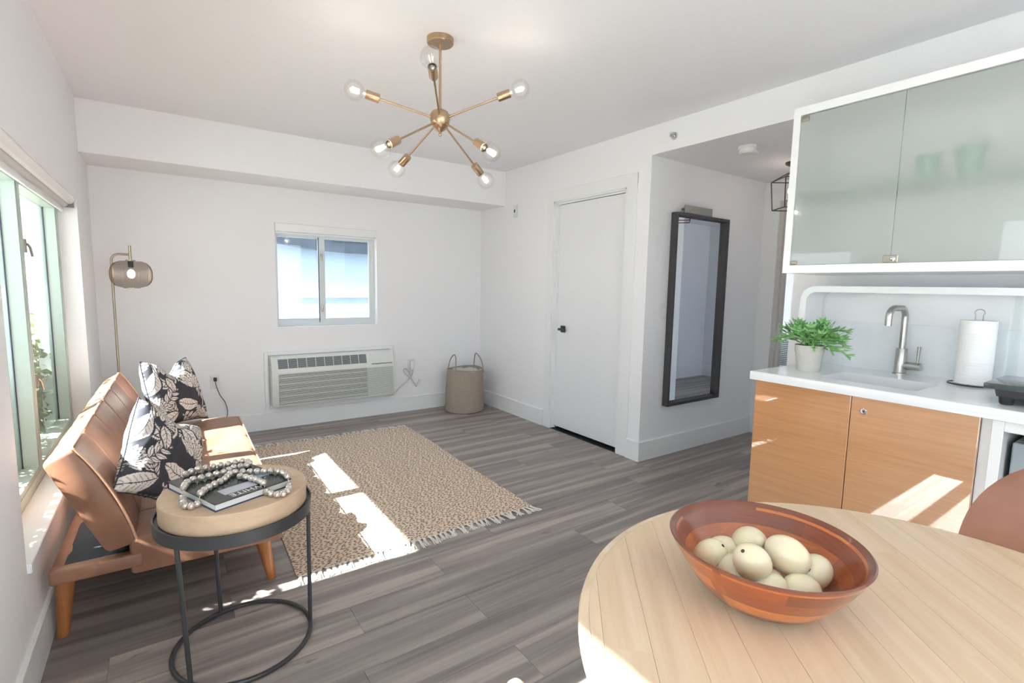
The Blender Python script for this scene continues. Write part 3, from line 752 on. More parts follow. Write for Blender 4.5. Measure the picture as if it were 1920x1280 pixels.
# smoke detector
sm = thing('smoke_detector', 'round white smoke detector on the hall ceiling', 'smoke detector', (3.225, 1.93, ZH))
part('base', MB().lathe([(.066, 0), (.068, .012), (.064, .018)], (3.225, 1.93, ZH), 36, (0, 0, -1)), 'white_plastic', sm)
part('cap', MB().lathe([(.060, .018), (.060, .036), (.052, .046), (.0001, .048)], (3.225, 1.93, ZH), 36, (0, 0, -1)), 'white_plastic', sm)
part('sounder', MB().box(3.19, 1.86, ZH-.02, 3.215, 1.875, ZH-.004, .003, 1), 'white_trim', sm)
# sprinkler
sk_ = thing('sidewall_sprinkler', 'small round sprinkler head on the wall above the hall opening', 'sprinkler', (R, 2.274, 2.326))
part('escutcheon', MB().lathe([(.026, 0), (.024, .006), (.016, .008)], (R, 2.274, 2.326), 28, (-1, 0, 0)), 'chrome', sk_)
part('head', MB().lathe([(.009, .006), (.007, .03), (.012, .034), (.012, .037), (.0001, .037)], (R, 2.274, 2.326), 16, (-1, 0, 0)), 'chrome', sk_)
part('deflector', MB().box(R-.04, 2.26, 2.34, R-.026, 2.288, 2.343), 'chrome', sk_, smooth=False)
# wall sensor
ws = thing('wall_sensor', 'small white rectangular sensor high on the wall between the corner and the door', 'sensor', (R, 4.117, 2.03))
part('housing', MB().box(R-.018, 4.092, 1.972, R-.0005, 4.142, 2.088, .004, 2), 'aircon_plastic', ws)
part('button', MB().box(R-.022, 4.107, 2.015, R-.018, 4.127, 2.045, .002, 1), 'groove_dark', ws)
# lantern
LN = Vector((3.86, 1.945, 0))
ln = thing('lantern_ceiling_light', 'dark bronze open-cage lantern hanging from the hall ceiling', 'ceiling light', (LN.x, LN.y, ZH))
part('canopy', MB().lathe([(.062, 0), (.060, .014), (.03, .03), (.012, .045), (.010, .07)], (LN.x, LN.y, ZH), 28, (0, 0, -1)), 'lantern_bronze', ln)
part('socket', MB().cyl((LN.x, LN.y, ZH-.07), (LN.x, LN.y, ZH-.165), .014, .02), 'lantern_bronze', ln)
za, zb2 = ZH-.125, ZH-.335; ra, rb = .155, .135; rot0 = math.radians(8)
def cn(i, r, z): a_ = rot0+PI/2*i; return (LN.x+r*math.cos(a_), LN.y+r*math.sin(a_), z)
for i in range(4):
    part('cage_bar', MB().tube([cn(i, ra, za), cn(i, rb, zb2)], .0042, 6), 'lantern_bronze', ln)
    part('cage_bar', MB().tube([cn(i, ra, za), cn(i+1, ra, za)], .0042, 6), 'lantern_bronze', ln)
    part('cage_bar', MB().tube([cn(i, rb, zb2), cn(i+1, rb, zb2)], .0042, 6), 'lantern_bronze', ln)
    part('cage_bar', MB().tube([cn(i, ra, za), (LN.x, LN.y, ZH-.055)], .0042, 6), 'lantern_bronze', ln)
part('bulb', MB().ball((LN.x, LN.y, ZH-.205), .032, .032, .042), 'hall_bulb_glow', ln)
def point(name, loc, energy, col, rad=.03):
    l_ = bpy.data.lights.new(name, 'POINT'); l_.energy = energy; l_.color = col; l_.shadow_soft_size = rad
    o = bpy.data.objects.new(name, l_); COL.objects.link(o); o.location = loc
point('hall_bulb_light', (LN.x, LN.y, ZH-.205), 11.0, (1, .76, .58), .033)
# bedroom air conditioner glimpsed through the end doorway
ba = thing('wall_air_conditioner', 'grey louvred unit seen through the doorway at the end of the hall', 'air conditioner', (6.6, 3.1, .3))
part('housing', MB().box(6.60, 2.6, .30, 6.749, 3.6, .70, .006, 2), 'aircon_plastic', ba)
sl = MB().box(-.004, -.46, -.005, .004, .46, .005).mesh('louver', 'groove_dark', False)
for k in range(14): inst('louver', sl, (6.594, 3.1, .35+k*.024), ba)

# ================================================================== FAR WALL ITEMS
ac = thing('wall_air_conditioner', 'long white louvred air conditioner set in the far wall under the small window', 'air conditioner', (1.29, D, .187))
tf = MB(); fx0, fx1, fz0, fz1 = .706, 1.868, .187, .688
tf.box(fx0, D-.018, fz0, fx0+.03, D-.0005, fz1, .002, 1).box(fx1-.022, D-.018, fz0, fx1, D-.0005, fz1, .002, 1).box(fx0+.03, D-.018, fz1-.03, fx1-.022, D-.0005, fz1, .002, 1).box(fx0+.03, D-.018, fz0, fx1-.022, D-.0005, fz0+.025, .002, 1)
part('trim_frame', tf, 'white_trim', ac)
ax0, ax1 = .748, 1.843
prof = [(D-.001, .215), (4.662, .215), (4.656, .222), (4.652, .525), (4.657, .548), (4.684, .630), (4.700, .650), (4.72, .656), (D-.001, .656)]
part('body', MB().prism(prof, 'x', ax0, ax1), 'aircon_plastic', ac, angle=.8)
# sloping top grille
g0, g1 = Vector((0, 4.6575, .550)), Vector((0, 4.6835, .630)); gd = (g1-g0); nrm = Vector((0, -gd.z, gd.y)).normalized()
def slope_quad(x0, x1, t0, t1, off, th_):
    a_ = g0+gd*t0+nrm*off; b_ = g0+gd*t1+nrm*off; c_ = b_+nrm*th_; d_ = a_+nrm*th_
    return MB().prism([(a_.y, a_.z), (b_.y, b_.z), (c_.y, c_.z), (d_.y, d_.z)], 'x', x0, x1)
part('air_outlet', slope_quad(.80, 1.575, 0, 1, .0003, .001), 'aircon_dark', ac, 'dark grey top air outlet', smooth=False)
gx = 1.1875
sm_ = slope_quad(-.3875, .3875, 0, .018, .0018, .002); cy, cz = g0.y, g0.z
me = sm_.mesh('louver', 'aircon_plastic', False, off=(0, cy, cz))
for k in range(9):
    q = g0+gd*((k+.7)/9.6); inst('louver', me, (gx, q.y, q.z), ac)
me = slope_quad(-.002, .002, 0, 1, .0018, .004).mesh('divider', 'white_plastic', False, off=(0, cy, cz))
for k in range(9): inst('divider', me, (.88+k*.0775, cy, cz), ac)
part('control_cover', slope_quad(1.605, 1.825, -.05, 1.15, .0005, .0015), 'aircon_plastic', ac, smooth=False)
part('cover_slot', MB().box(1.62, 4.6505, .533, 1.825, 4.6535, .539), 'groove_dark', ac, smooth=False)
part('side_grille', MB().box(1.578, 4.6515, .230, 1.832, 4.6550, .505), 'groove_dark', ac, smooth=False)
part('intake', MB().box(.80, 4.6510, .230, 1.575, 4.6550, .505), 'groove_dark', ac, 'grey front intake behind the slats', smooth=False)
sa = MB().box(-.3875, -.0045, -.0022, .3875, .0015, .0022).mesh('slat', 'aircon_plastic', False)
sb = MB().box(-.127, -.0045, -.0034, .127, .0015, .0034).mesh('slat', 'aircon_plastic', False)
for k in range(26):
    z_ = .234+k*.0107; inst('slat', sa, (1.1875, 4.6505, z_), ac, scale=(1, 1, 1.6 if k % 5 == 2 else 1)); inst('slat', sb, (1.705, 4.6510, z_), ac)
def outlet(name, label, x, z, plug=None):
    o = thing(name, label, 'outlet', (x, D, z))
    part('plate', MB().box(x-.036, D-.006, z-.06, x+.036, D-.0005, z+.06, .002, 1), 'white_plastic', o)
    for s_ in (-.024, .024):
        part('socket', MB().box(x-.014, D-.008, z+s_-.016, x+.014, D-.006, z+s_+.016, .002, 1), 'white_trim', o)
    return o
outlet('wall_outlet', 'white double outlet on the far wall beside the sofa', .333, .465)
outlet('wall_outlet', 'white double outlet on the far wall to the right of the air conditioner', 2.075, .475)
cd = thing('power_cord', 'white bundled cord hanging from the outlet beside the air conditioner', 'cord', (2.0, D-.03, .3))
yy = D-.022
def spl(P, n=8):
    P = [Vector(p) for p in P]; out_ = []
    for i in range(len(P)-1):
        a0 = P[max(i-1, 0)]; a1 = P[i]; a2 = P[i+1]; a3 = P[min(i+2, len(P)-1)]
        for k in range(n):
            t_ = k/n; out_.append(.5*((2*a1)+(-a0+a2)*t_+(2*a0-5*a1+4*a2-a3)*t_*t_+(-a0+3*a1-3*a2+a3)*t_**3))
    out_.append(P[-1]); return out_
part('cable', MB().tube(spl([(1.80, 4.70, .212), (1.82, 4.71, .20), (1.88, yy, .195), (1.94, yy, .25), (2.02, yy, .31), (2.06, yy, .35), (2.075, yy, .39)]), .005, 8), 'cord_white', cd)
part('cable', MB().tube(spl([(2.065, yy-.004, .345), (2.00, yy-.01, .40), (1.985, yy-.01, .44), (2.01, yy-.01, .45), (2.05, yy-.006, .40), (2.065, yy-.004, .345), (2.085, yy-.01, .41), (2.075, yy-.012, .45), (2.05, yy-.01, .43), (2.065, yy-.004, .345)]), .0045, 8), 'cord_white', cd)
part('cable', MB().tube(spl([(2.065, yy, .345), (2.10, yy-.006, .29), (2.125, yy-.006, .25), (2.13, yy-.006, .28), (2.16, yy, .31)]), .0045, 8), 'cord_white', cd)
part('plug', MB().box(2.055, D-.045, .43, 2.098, D-.0085, .52, .006, 2), 'white_plastic', cd)
part('wall_clip', MB().ball((2.165, D-.012, .315), .014, .01, .014), 'white_plastic', cd)
bc = thing('lamp_cord', 'black lamp cord plugged into the outlet beside the sofa', 'cord', (.34, D-.03, .2))
part('plug', MB().box(.322, D-.035, .472, .346, D-.0085, .502, .004, 2), 'black_plastic', bc)
part('cable', MB().tube(spl([(.334, D-.034, .475), (.338, D-.036, .44), (.36, D-.03, .36), (.40, D-.028, .28), (.41, D-.028, .18), (.36, D-.03, .05), (.28, D-.06, .006), (.0, D-.12, .006), (-.2, 4.42, .006)]), .0028, 8), 'black_plastic', bc)

# basket
bk = thing('storage_basket', 'taupe woven fabric basket with two rope handles in the room corner', 'basket', (2.555, 4.505, 0))
BC = (2.555, 4.505)
secs = []
for j, (r, z) in enumerate([(.10, .001), (.19, .001), (.203, .012), (.207, .06), (.204, .16), (.199, .26), (.192, .36), (.188, .435), (.184, .438), (.182, .43), (.186, .34), (.19, .2), (.19, .03), (.1, .02)]):
    secs.append([(BC[0]+r*(1+.012*math.sin(3*a_+z*9)+.008*math.sin(5*a_-z*20))*math.cos(a_), BC[1]+r*(1+.012*math.sin(3*a_+z*9))*math.sin(a_)*.93, z+(.008*math.sin(2*a_+.6) if z > .4 else 0)) for a_ in [2*PI*i/48 for i in range(48)]])
part('body', MB().loft(secs), 'basket_weave', bk)
rg = random.Random(4)
ls = []
for k in range(5):
    r = [.181, .175, .165, .14, .05][k]; z = [.428, .405, .395, .36, .33][k]
    ls.append([(BC[0]+r*math.cos(a_)*(1+.05*math.sin(9*a_+k)), BC[1]+.93*r*math.sin(a_)*(1+.05*math.sin(7*a_)), z+.012*math.sin(8*a_+k*2)*(0 if k == 0 else 1)) for a_ in [2*PI*i/48 for i in range(48)]])
part('liner', MB().loft(ls, True, False), 'liner_cloth', bk, 'crumpled grey-white liner')
part('rim_cord', MB().tube([(BC[0]+.186*math.cos(a_), BC[1]+.173*math.sin(a_), .438+.008*math.sin(2*a_+.6)) for a_ in [2*PI*i/48 for i in range(48)]], .005, 8, True), 'rope_taupe', bk)
for s_ in (-1, 1):
    xx = BC[0]+s_*.165
    part('handle', MB().tube(spl([(xx-.0*s_, BC[1]-.10, .40), (xx-.01*s_, BC[1]-.09, .50), (xx-.03*s_, BC[1]-.05, .575), (xx-.035*s_, BC[1], .59), (xx-.02*s_, BC[1]+.05, .53), (xx-.01*s_, BC[1]+.08, .42)]), .006, 8), 'rope_taupe', bk)
part('tag', MB().box(BC[0]+.201, BC[1]-.03, .28, BC[0]+.204, BC[1]-.0, .37), 'fringe_cream', bk, 'cream label tag', smooth=False)

# floor lamp
FL = (-.262, 4.30)
lm = thing('floor_lamp', 'slim arched floor lamp with a ribbed smoked glass shade behind the sofa', 'floor lamp', (FL[0], FL[1], 0))
part('base', MB().lathe([(.0001, 0), (.105, 0), (.105, .012), (.10, .018), (.012, .022)], (FL[0], FL[1], 0), 40), 'lamp_pole_metal', lm)
SC = (-.160, 4.30)
pts = [(FL[0], FL[1], .015), (FL[0], FL[1], 1.42)]
for i in range(1, 9): a_ = PI/2*i/8; pts.append((FL[0]+.045*(1-math.cos(a_)), FL[1], 1.42+.045*math.sin(a_)))
pts.append((SC[0], FL[1], 1.465))
part('pole', MB().tube(pts, .0075, 12), 'lamp_pole_metal', lm)
part('stem', MB().cyl((SC[0], SC[1], 1.42), (SC[0], SC[1], 1.525), .0085), 'lamp_pole_metal', lm)
part('cap', MB().lathe([(.028, 0), (.028, .006), (.0001, .006)], (SC[0], SC[1], 1.422), 24), 'lamp_pole_metal', lm)
pf = [(.026, 1.422), (.06, 1.420), (.088, 1.408), (.107, 1.385), (.1155, 1.355), (.117, 1.33), (.1155, 1.305), (.107, 1.277), (.088, 1.256), (.062, 1.246), (.046, 1.242)]
mb = MB().lathe([(r, z) for r, z in pf], (SC[0], SC[1], 0), 264, ribs=44, amp=.022); mb.f = mb.f[:-2]
part('lamp_shade', mb, 'lamp_smoke_glass', lm, 'ribbed smoked glass shade', angle=1.5)
part('shade_ring', MB().lathe([(.047, 0), (.047, .005), (.041, .005), (.041, 0), (.047, 0)], (SC[0], SC[1], 1.238), 32), 'lamp_pole_metal', lm)
part('socket', MB().cyl((SC[0], SC[1], 1.42), (SC[0], SC[1], 1.378), .016), 'black_plastic', lm)
part('bulb', MB().ball((SC[0], SC[1], 1.335), .022, .022, .030), 'lamp_bulb_glow', lm)
point('floor_lamp_light', (SC[0], SC[1], 1.335), 1.2, (1, .78, .58), .023)

# ================================================================== CHANDELIER
HUB = Vector((1.122, 2.233, 2.073))
ch = thing('chandelier', 'brass sputnik ceiling light with seven globe bulbs on radiating arms', 'chandelier', (HUB.x, HUB.y, H))
part('canopy', MB().lathe([(.062, 0), (.062, .022), (.058, .026), (.0001, .027)], (HUB.x, HUB.y, H), 40, (0, 0, -1)), 'brushed_brass', ch)
part('rod', MB().cyl((HUB.x, HUB.y, H-.02), (HUB.x, HUB.y, HUB.z+.03), .0065), 'brushed_brass', ch)
part('hub', MB().lathe([(.0001, -.055), (.012, -.052), (.03, -.040), (.042, -.020), (.048, .004), (.046, .022), (.036, .038), (.02, .046), (.0001, .048)], HUB, 32), 'brushed_brass', ch)
part('finial', MB().lathe([(.0001, -.075), (.006, -.072), (.0075, -.066), (.004, -.058), (.008, -.052)], HUB, 16), 'brushed_brass', ch)
arms = [((-.375, .095, .078), 1), ((.282, -.254, .128), 1), ((-.329, -.101, -.204), 1), ((.075, -.337, -.202), 1), ((-.074, .352, -.174), 1), ((.319, .099, -.22), 1), ((-.203, -.324, .116), 0)]
for off, lit in arms:
    v_ = Vector(off); ln_ = v_.length; d = v_/ln_; c = HUB+v_
    arm = part('arm', MB().cyl(HUB+d*.038, HUB+d*(ln_-.095), .0048, n=12).cyl(HUB+d*.038, HUB+d*.055, .0068, n=12), 'brushed_brass', ch)
    part('socket', MB().lathe([(.008, ln_-.112), (.0185, ln_-.110), (.0195, ln_-.106), (.0195, ln_-.050), (.0165, ln_-.050), (.0165, ln_-.09), (.0001, ln_-.09)], HUB, 24, d), 'brushed_brass', arm)
    pr = [(.012, ln_-.058), (.0135, ln_-.050), (.016, ln_-.042)]
    for k in range(3, 17): a_ = PI*(k/16); pr.append((max(.0001, .0425*math.sin(a_)), ln_-.0425*math.cos(a_)))
    part('bulb', MB().lathe(pr, HUB, 28, d), 'bulb_glass', arm, angle=1.2)
    part('screw_base', MB().lathe([(.0125, ln_-.08), (.0125, ln_-.052), (.006, ln_-.046), (.0001, ln_-.046)], HUB, 16, d), 'brushed_steel' if not lit else 'satin_nickel', arm)
    fil = MB(); s_ = d.orthogonal().normalized(); w_ = d.cross(s_)
    for k in range(4):
        a_ = PI/2*k+.4; o_ = (s_*math.cos(a_)+w_*math.sin(a_))*.009
        fil.cyl(c+o_*.7-d*.022, c+o_+d*.010, .003 if lit else .0011, n=6)
    part('filament', fil, 'filament_glow' if lit else 'filament_faint_glow', arm)
    if lit: point('bulb_light', c, .10, (1, .92, .84), .04)

# ================================================================== SOFA (local frame: x to the room, y along the back)
sf = thing('sofa', 'tan leather armless futon sofa with channel-stitched back under the wide window', 'sofa', (-.10, 2.24, 0), rz=math.radians(-1.3))
SL = 1.72
def rpoly(P, r, n=5):
    out_ = []; N = len(P)
    for i in range(N):
        a, b, c = Vector(P[i-1]), Vector(P[i]), Vector(P[(i+1) % N]); rr = r[i] if isinstance(r, (list, tuple)) else r
        u, v = (a-b).normalized(), (c-b).normalized(); p0, p1 = b+u*rr, b+v*rr
        for k in range(n+1):
            t_ = k/n; out_.append((1-t_)**2*p0+2*t_*(1-t_)*b+t_*t_*p1)
    return out_
seams = [.27, .565, .88, 1.195]
seams = [.265, .56, .88, 1.19, 1.46]
def pad_sections(poly, front_ids, depth=.012, endr=.02):
    """poly list of Vector2; loft along y with stitched grooves and softly rounded ends"""
    cen = sum(poly, Vector((0, 0)))/len(poly); ys = set()
    for k in range(0, 44): ys.add(SL*k/43)
    for s_ in seams: ys |= {s_-.02, s_-.008, s_-.003, s_, s_+.003, s_+.008, s_+.02}
    ys |= {.004, .012, .02, SL-.004, SL-.012, SL-.02}
    secs = []
    for y in sorted(ys):
        e_ = min(y, SL-y); inset = endr-math.sqrt(max(0, endr**2-(endr-min(e_, endr))**2)) if e_ < endr else 0
        inset *= .55
        sec = []
        for i, p in enumerate(poly):
            d = (cen-p).normalized(); q = p+d*inset
            g = 0
            for s_ in seams: g += depth*math.exp(-((y-s_)/.0045)**2)+depth*.35*math.exp(-((y-s_)/.03)**2)
            wrk = .0025*math.sin(y*31+i*.7)*math.sin(y*13+i*.31)
            if i in front_ids: q = q+d*g
            sec.append((q.x+d.x*wrk, y, q.y+d.y*wrk))
        secs.append(sec)
    return secs
def bulge(P, k, amt, n=8):
    """subdivide edge k of polygon with outward bulge"""
    out_ = []
    for i, p in enumerate(P):
        out_.append(p)
        if i == k:
            q = P[(i+1) % len(P)]; d = (Vector(q)-Vector(p)); nn = Vector((d.y, -d.x)).normalized()
            for j in range(1, n): t_ = j/n; out_.append(Vector(p)+d*t_+nn*amt*math.sin(PI*t_))
    return out_
# seat
P = rpoly([(.478, .205), (.478, .355), (-.04, .345), (-.04, .205)], [.012, .03, .02, .01])
top_ids = [i for i, p in enumerate(P) if p[1] > .30 or p[0] > .46]
P2 = []
for i, p in enumerate(P):
    P2.append(p)
    if i == 11: # top edge subdivisions
        q = P[12]
        for j in range(1, 8): P2.append(p+(q-p)*(j/8)+Vector((0, .008*math.sin(PI*j/8))))
ids = [i for i, p in enumerate(P2) if p[1] > .30 or p[0] > .465]
part('seat_cushion', MB().loft(pad_sections(P2, ids)), 'tan_leather', sf, local=True, angle=.9)
# back
Bk = [(-.012, .325), (-.178, .716), (-.262, .668), (-.105, .305)]
P = rpoly(Bk, [.03, .018, .018, .02])
P2 = []
for i, p in enumerate(P):
    P2.append(p)
    if i == 5:
        q = P[6]; d = q-p; nn = Vector((d.y, -d.x)).normalized()
        for j in range(1, 10): t_ = j/10; P2.append(p+d*t_+nn*.017*math.sin(PI*t_)**.8)
ids = list(range(3, 21))
part('back_cushion', MB().loft(pad_sections(P2, ids)), 'tan_leather', sf, local=True, angle=.9)
# piping along the back's near end and top front edge, seat edges
def pt(k, y): p = P2[k]; return (p.x+.001, y, p.y+.001)
front = [P2[i] for i in range(2, 19)]
pip = [(p.x+.002, .004, p.y+.002) for p in front]
tp_ = P2[18]
pip += [(tp_.x+.001, y, tp_.y+.005-(.008 if any(abs(y-s_) < .006 for s_ in seams) else 0)) for y in [.02+i*(SL-.04)/50 for i in range(51)]]
pip += [(p.x+.002, SL-.004, p.y+.002) for p in front[::-1]]
part('piping', MB().tube(pip, .0045, 6), 'leather_piping', sf, local=True)
part('piping', MB().tube([(.474, .006, .215), (.474, .006, .345), (.45, .006, .352), (.02, .006, .348)], .0035, 6), 'tan_leather', sf, local=True)
part('piping', MB().tube([(.473, y, .351) for y in [.0+i*SL/30 for i in range(31)]], .0038, 6), 'leather_piping', sf, local=True)
# platform behind the back
part('base_frame', MB().box(-.268, -.004, .232, .0, .045, .285, .01, 3), 'tan_leather', sf, local=True)
part('base_frame', MB().box(-.268, SL-.045, .232, .0, SL, .285, .01, 3), 'tan_leather', sf, local=True)
part('base_frame', MB().box(-.268, .045, .232, -.225, SL-.045, .276, .006, 2), 'tan_leather', sf, local=True)
dk = MB(); nx, ny = 10, 60; vs = []; 
for j in range(ny+1):
    for i in range(nx+1):
        vs.append((-.232+.25*i/nx, .04+(SL-.08)*j/ny, .277+.004*math.sin(i*1.3+j*.9)*math.sin(j*.35)))
dk.add(vs, [(j*(nx+1)+i, j*(nx+1)+i+1, (j+1)*(nx+1)+i+1, (j+1)*(nx+1)+i) for j in range(ny) for i in range(nx)])
part('deck_fabric', dk, 'deck_black_fabric', sf, 'charcoal fabric deck behind the backrest', local=True)
for (x_, y_, ox, oy) in ((-.235, .08, -.02, .0), (.405, .08, .035, 0), (-.235, SL-.08, -.02, 0), (.405, SL-.08, .035, 0)):
    part('leg', MB().cyl((x_, y_, .235 if x_ < 0 else .21), (x_+ox, y_+oy, 0), .031, .018, 24), 'leg_wood', sf, 'tapered brown wooden leg' if False else None, local=True)

# ------------------------------------------------------------------ pillows
def leafprint(n=512):
    im = np.zeros((n, n), np.float32); yy_, xx_ = np.mgrid[0:n, 0:n].astype(np.float32)/(n-1)*2-1
    rg = np.random.RandomState(5)
    def loc(cx, cy, ang): c, s = math.cos(ang), math.sin(ang); X = (xx_-cx)*c+(yy_-cy)*s; Y = -(xx_-cx)*s+(yy_-cy)*c; return X, Y
    def banana(cx, cy, ang, ln, wd):
        X, Y = loc(cx, cy, ang); Y = Y-.18*X*X/ln; t = np.clip((X/ln+1)/2, 0, 1); inb = (np.abs(X) < ln)
        prof = wd*np.sin(PI*t)**.62
        im[(np.abs(Y) < prof+.04) & (np.abs(X) < ln+.03)] = 0
        m = inb & (np.abs(Y) < prof); im[m] = 1
        vein = np.abs(np.sin((X*1.0+np.abs(Y)*.7)*PI/.085)) < .20
        im[m & vein & (np.abs(Y) > .018) & (np.abs(Y) < prof*.8)] = 0
        im[m & (np.abs(Y) < .010)] = 0
    def sprig(cx, cy, ang, ln, k=6, sz=.13):
        X, Y = loc(cx, cy, ang); cur = .35*X*X/ln
        im[(np.abs(Y-cur) < .016) & (X > -ln) & (X < ln)] = 1
        for i in range(k):
            px = -ln*.8+1.7*ln*i/(k-1)
            for sg in (-1, 1):
                a2 = ang+sg*.75; qx = px; qy = .35*px*px/ln
                wx = cx+qx*math.cos(ang)-qy*math.sin(ang); wy = cy+qx*math.sin(ang)+qy*math.cos(ang)
                l2 = sz*(1-.35*abs(i-k/2)/k); cx2 = wx+math.cos(a2)*l2; cy2 = wy+math.sin(a2)*l2
                X2, Y2 = loc(cx2, cy2, a2); t = np.clip((X2/l2+1)/2, 0, 1); pr = .042*np.sin(PI*t)
                im[(np.abs(Y2) < pr+.02) & (np.abs(X2) < l2+.015)] = 0
                im[(np.abs(Y2) < pr) & (np.abs(X2) < l2)] = 1
                im[(np.abs(Y2) < .006) & (np.abs(X2) < l2*.75)] = 0
    def flower(cx, cy, ang, sz):
        for r_, kk in ((1.0, 9), (.72, 8), (.45, 6)):
            for i in range(kk):
                a2 = ang+(i-(kk-1)/2)*.26; l2 = sz*r_*.55
                X2, Y2 = loc(cx+math.cos(a2)*l2, cy+math.sin(a2)*l2, a2); t = np.clip((X2/l2+1)/2, 0, 1); pr = sz*.14*np.sin(PI*t)**.7
                im[(np.abs(Y2) < pr+.012) & (np.abs(X2) < l2+.012)] = 0
                im[(np.abs(Y2) < pr) & (np.abs(X2) < l2)] = 1
                im[(np.abs(Y2) < .005) & (np.abs(X2) < l2*.6)] = 0
    def stem(cx, cy, ang, r, a0, a1, w_=.03):
        X, Y = loc(cx, cy, ang); rr = np.hypot(X, Y); th_ = np.arctan2(Y, X)
        m = (np.abs(rr-r) < w_+.02) & (th_ > a0) & (th_ < a1); im[m] = 0
        m = (np.abs(rr-r) < w_*(.7+.3*np.sin(th_*60))) & (th_ > a0) & (th_ < a1); im[m] = 1
    for q in range(17):
        cx, cy, a_ = rg.uniform(-1, 1), rg.uniform(-1, 1), rg.uniform(0, 6.28)
        k_ = q % 4
        if k_ == 0: banana(cx, cy, a_, rg.uniform(.2, .28), rg.uniform(.10, .14))
        elif k_ == 1: sprig(cx, cy, a_, rg.uniform(.26, .36), 6, .12)
        elif k_ == 2: flower(cx, cy, a_, rg.uniform(.24, .34))
        else: stem(cx, cy, a_, rg.uniform(.25, .5), -1.3, 1.1, .02)
    stem(.1, -.1, .3, .62, -1.2, 1.6); stem(-.5, .55, 0, .45, -2.2, .6); stem(.75, .7, 0, .5, -3, -1.2)
    sprig(-.55, -.25, .7, .38); sprig(.55, .05, -1.1, .36); sprig(-.1, .72, .25, .36); sprig(.15, -.82, -.1, .36); sprig(-.85, .8, 1.4, .25); sprig(.9, -.55, 1.5, .3)
    banana(-.62, -.72, .25, .32, .17); banana(.05, -.42, -.25, .30, .16); banana(-.75, .25, 1.2, .30, .15); banana(.28, .45, 2.3, .27, .14)
    banana(.72, -.85, .1, .28, .14); banana(.82, .45, 1.35, .28, .13); banana(-.3, .2, 1.9, .22, .12)
    flower(.32, .02, 1.2, .40); flower(-.45, .48, .9, .34); flower(.62, .85, -1.2, .30); flower(-.9, -.35, .4, .28); flower(.55, -.55, -2.2, .26)
    im[:, :] = im
    return im
PRINT = leafprint()
def pillow_mesh(a=.225, T=.075, n=150, DD=1.0):
    g = np.linspace(-1, 1, n); U, V = np.meshgrid(g, g); dirs = []
    pin = .075
    X = a*U*(1-pin*(1-V**2)*np.abs(U)**2); Y = a*V*(1-pin*(1-U**2)*np.abs(V)**2)
    # ear points
    X = X*(1+.035*(U*V)**4); Y = Y*(1+.035*(U*V)**4)
    dent = DD*np.exp(-((U-.02)/.40)**2)*np.clip((V+.2)/1.2, 0, 1)**1.6
    Y = Y-.085*dent; X = X*(1-.16*np.clip(V, 0, 1)**2)
    th = T*((1-U**6)*(1-V**6))**.5*(1-.35*(U**2+V**2)/2)
    th = th*(1-.55*dent)
    wr = .004*np.sin(9*U+4*V)*np.sin(7*V-3*U)+.0025*np.sin(23*U-11*V)
    verts = []; vals = []
    for s_ in (1, -1):
        Z = s_*(th+wr*np.clip(th/T, 0, 1)); verts.append(np.stack([X, Y, Z], -1).reshape(-1, 3))
        iu = np.clip(((U*.86+1)/2*511), 0, 511).astype(int); iv = np.clip(((V*.86+1)/2*511), 0, 511).astype(int)
        vals.append(PRINT[iv, iu if s_ > 0 else iu[:, ::-1]].reshape(-1))
    V_ = np.concatenate(verts); A_ = np.concatenate(vals)
    idx = np.arange(n*n).reshape(n, n); q = np.stack([idx[:-1, :-1], idx[:-1, 1:], idx[1:, 1:], idx[1:, :-1]], -1).reshape(-1, 4)
    F = np.concatenate([q, q[:, ::-1]+n*n]); me = bpy.data.meshes.new('pillow')
    me.from_pydata(V_.tolist(), [], F.tolist())
    at_ = me.attributes.new('leafprint', 'FLOAT', 'POINT'); at_.data.foreach_set('value', A_.astype(np.float32))
    bm = bmesh.new(); bm.from_mesh(me); bmesh.ops.remove_doubles(bm, verts=[v for v in bm.verts if v.is_boundary], dist=.0004); bm.to_mesh(me); bm.free()
    me.materials.append(MATS['pillow_print']); me.polygons.foreach_set('use_smooth', [True]*len(me.polygons)); me.update()
    return me
pm = pillow_mesh(); pm2 = pillow_mesh(DD=.35)
def edge_pipe(DD=1.0):
    pts_ = []
    def E_(u, v):
        X = .225*u*(1-.075*(1-v*v)*u*u)*(1+.035*(u*v)**4); Y = .225*v*(1-.075*(1-u*u)*v*v)*(1+.035*(u*v)**4)
        de = DD*math.exp(-((u-.02)/.40)**2)*max(0, min(1, (v+.2)/1.2))**1.6
        return (X*(1-.16*max(0, v)**2), Y-.085*de, 0)
    for k in range(24): pts_.append(E_(-1+2*k/24, -1))
    for k in range(24): pts_.append(E_(1, -1+2*k/24))
    for k in range(24): pts_.append(E_(1-2*k/24, 1))
    for k in range(24): pts_.append(E_(-1, 1-2*k/24))
    return MB().tube(pts_, .0035, 6, True).mesh('piping', 'pillow_print')
pp_ = edge_pipe(); pp2 = edge_pipe(.35)
def pillow(c, right, up, label, sc=1.0, pm=pm, pp_=pp_):
    r_ = Vector(right).normalized(); u_ = Vector(up); u_ = (u_-r_*u_.dot(r_)).normalized(); n_ = r_.cross(u_)
    o = bpy.data.objects.new('throw_pillow', pm); COL.objects.link(o)
    Mx = Matrix.Identity(4)
    for i in range(3): Mx[i][0], Mx[i][1], Mx[i][2] = r_[i]*sc, u_[i]*sc, n_[i]*sc
    Mx.translation = c; o.matrix_world = Mx
    o['label'] = label; o['category'] = 'pillow'; o['group'] = 'leaf print throw pillows on the sofa'
    q = bpy.data.objects.new('piping', pp_); COL.objects.link(q); q.parent = o
    return o
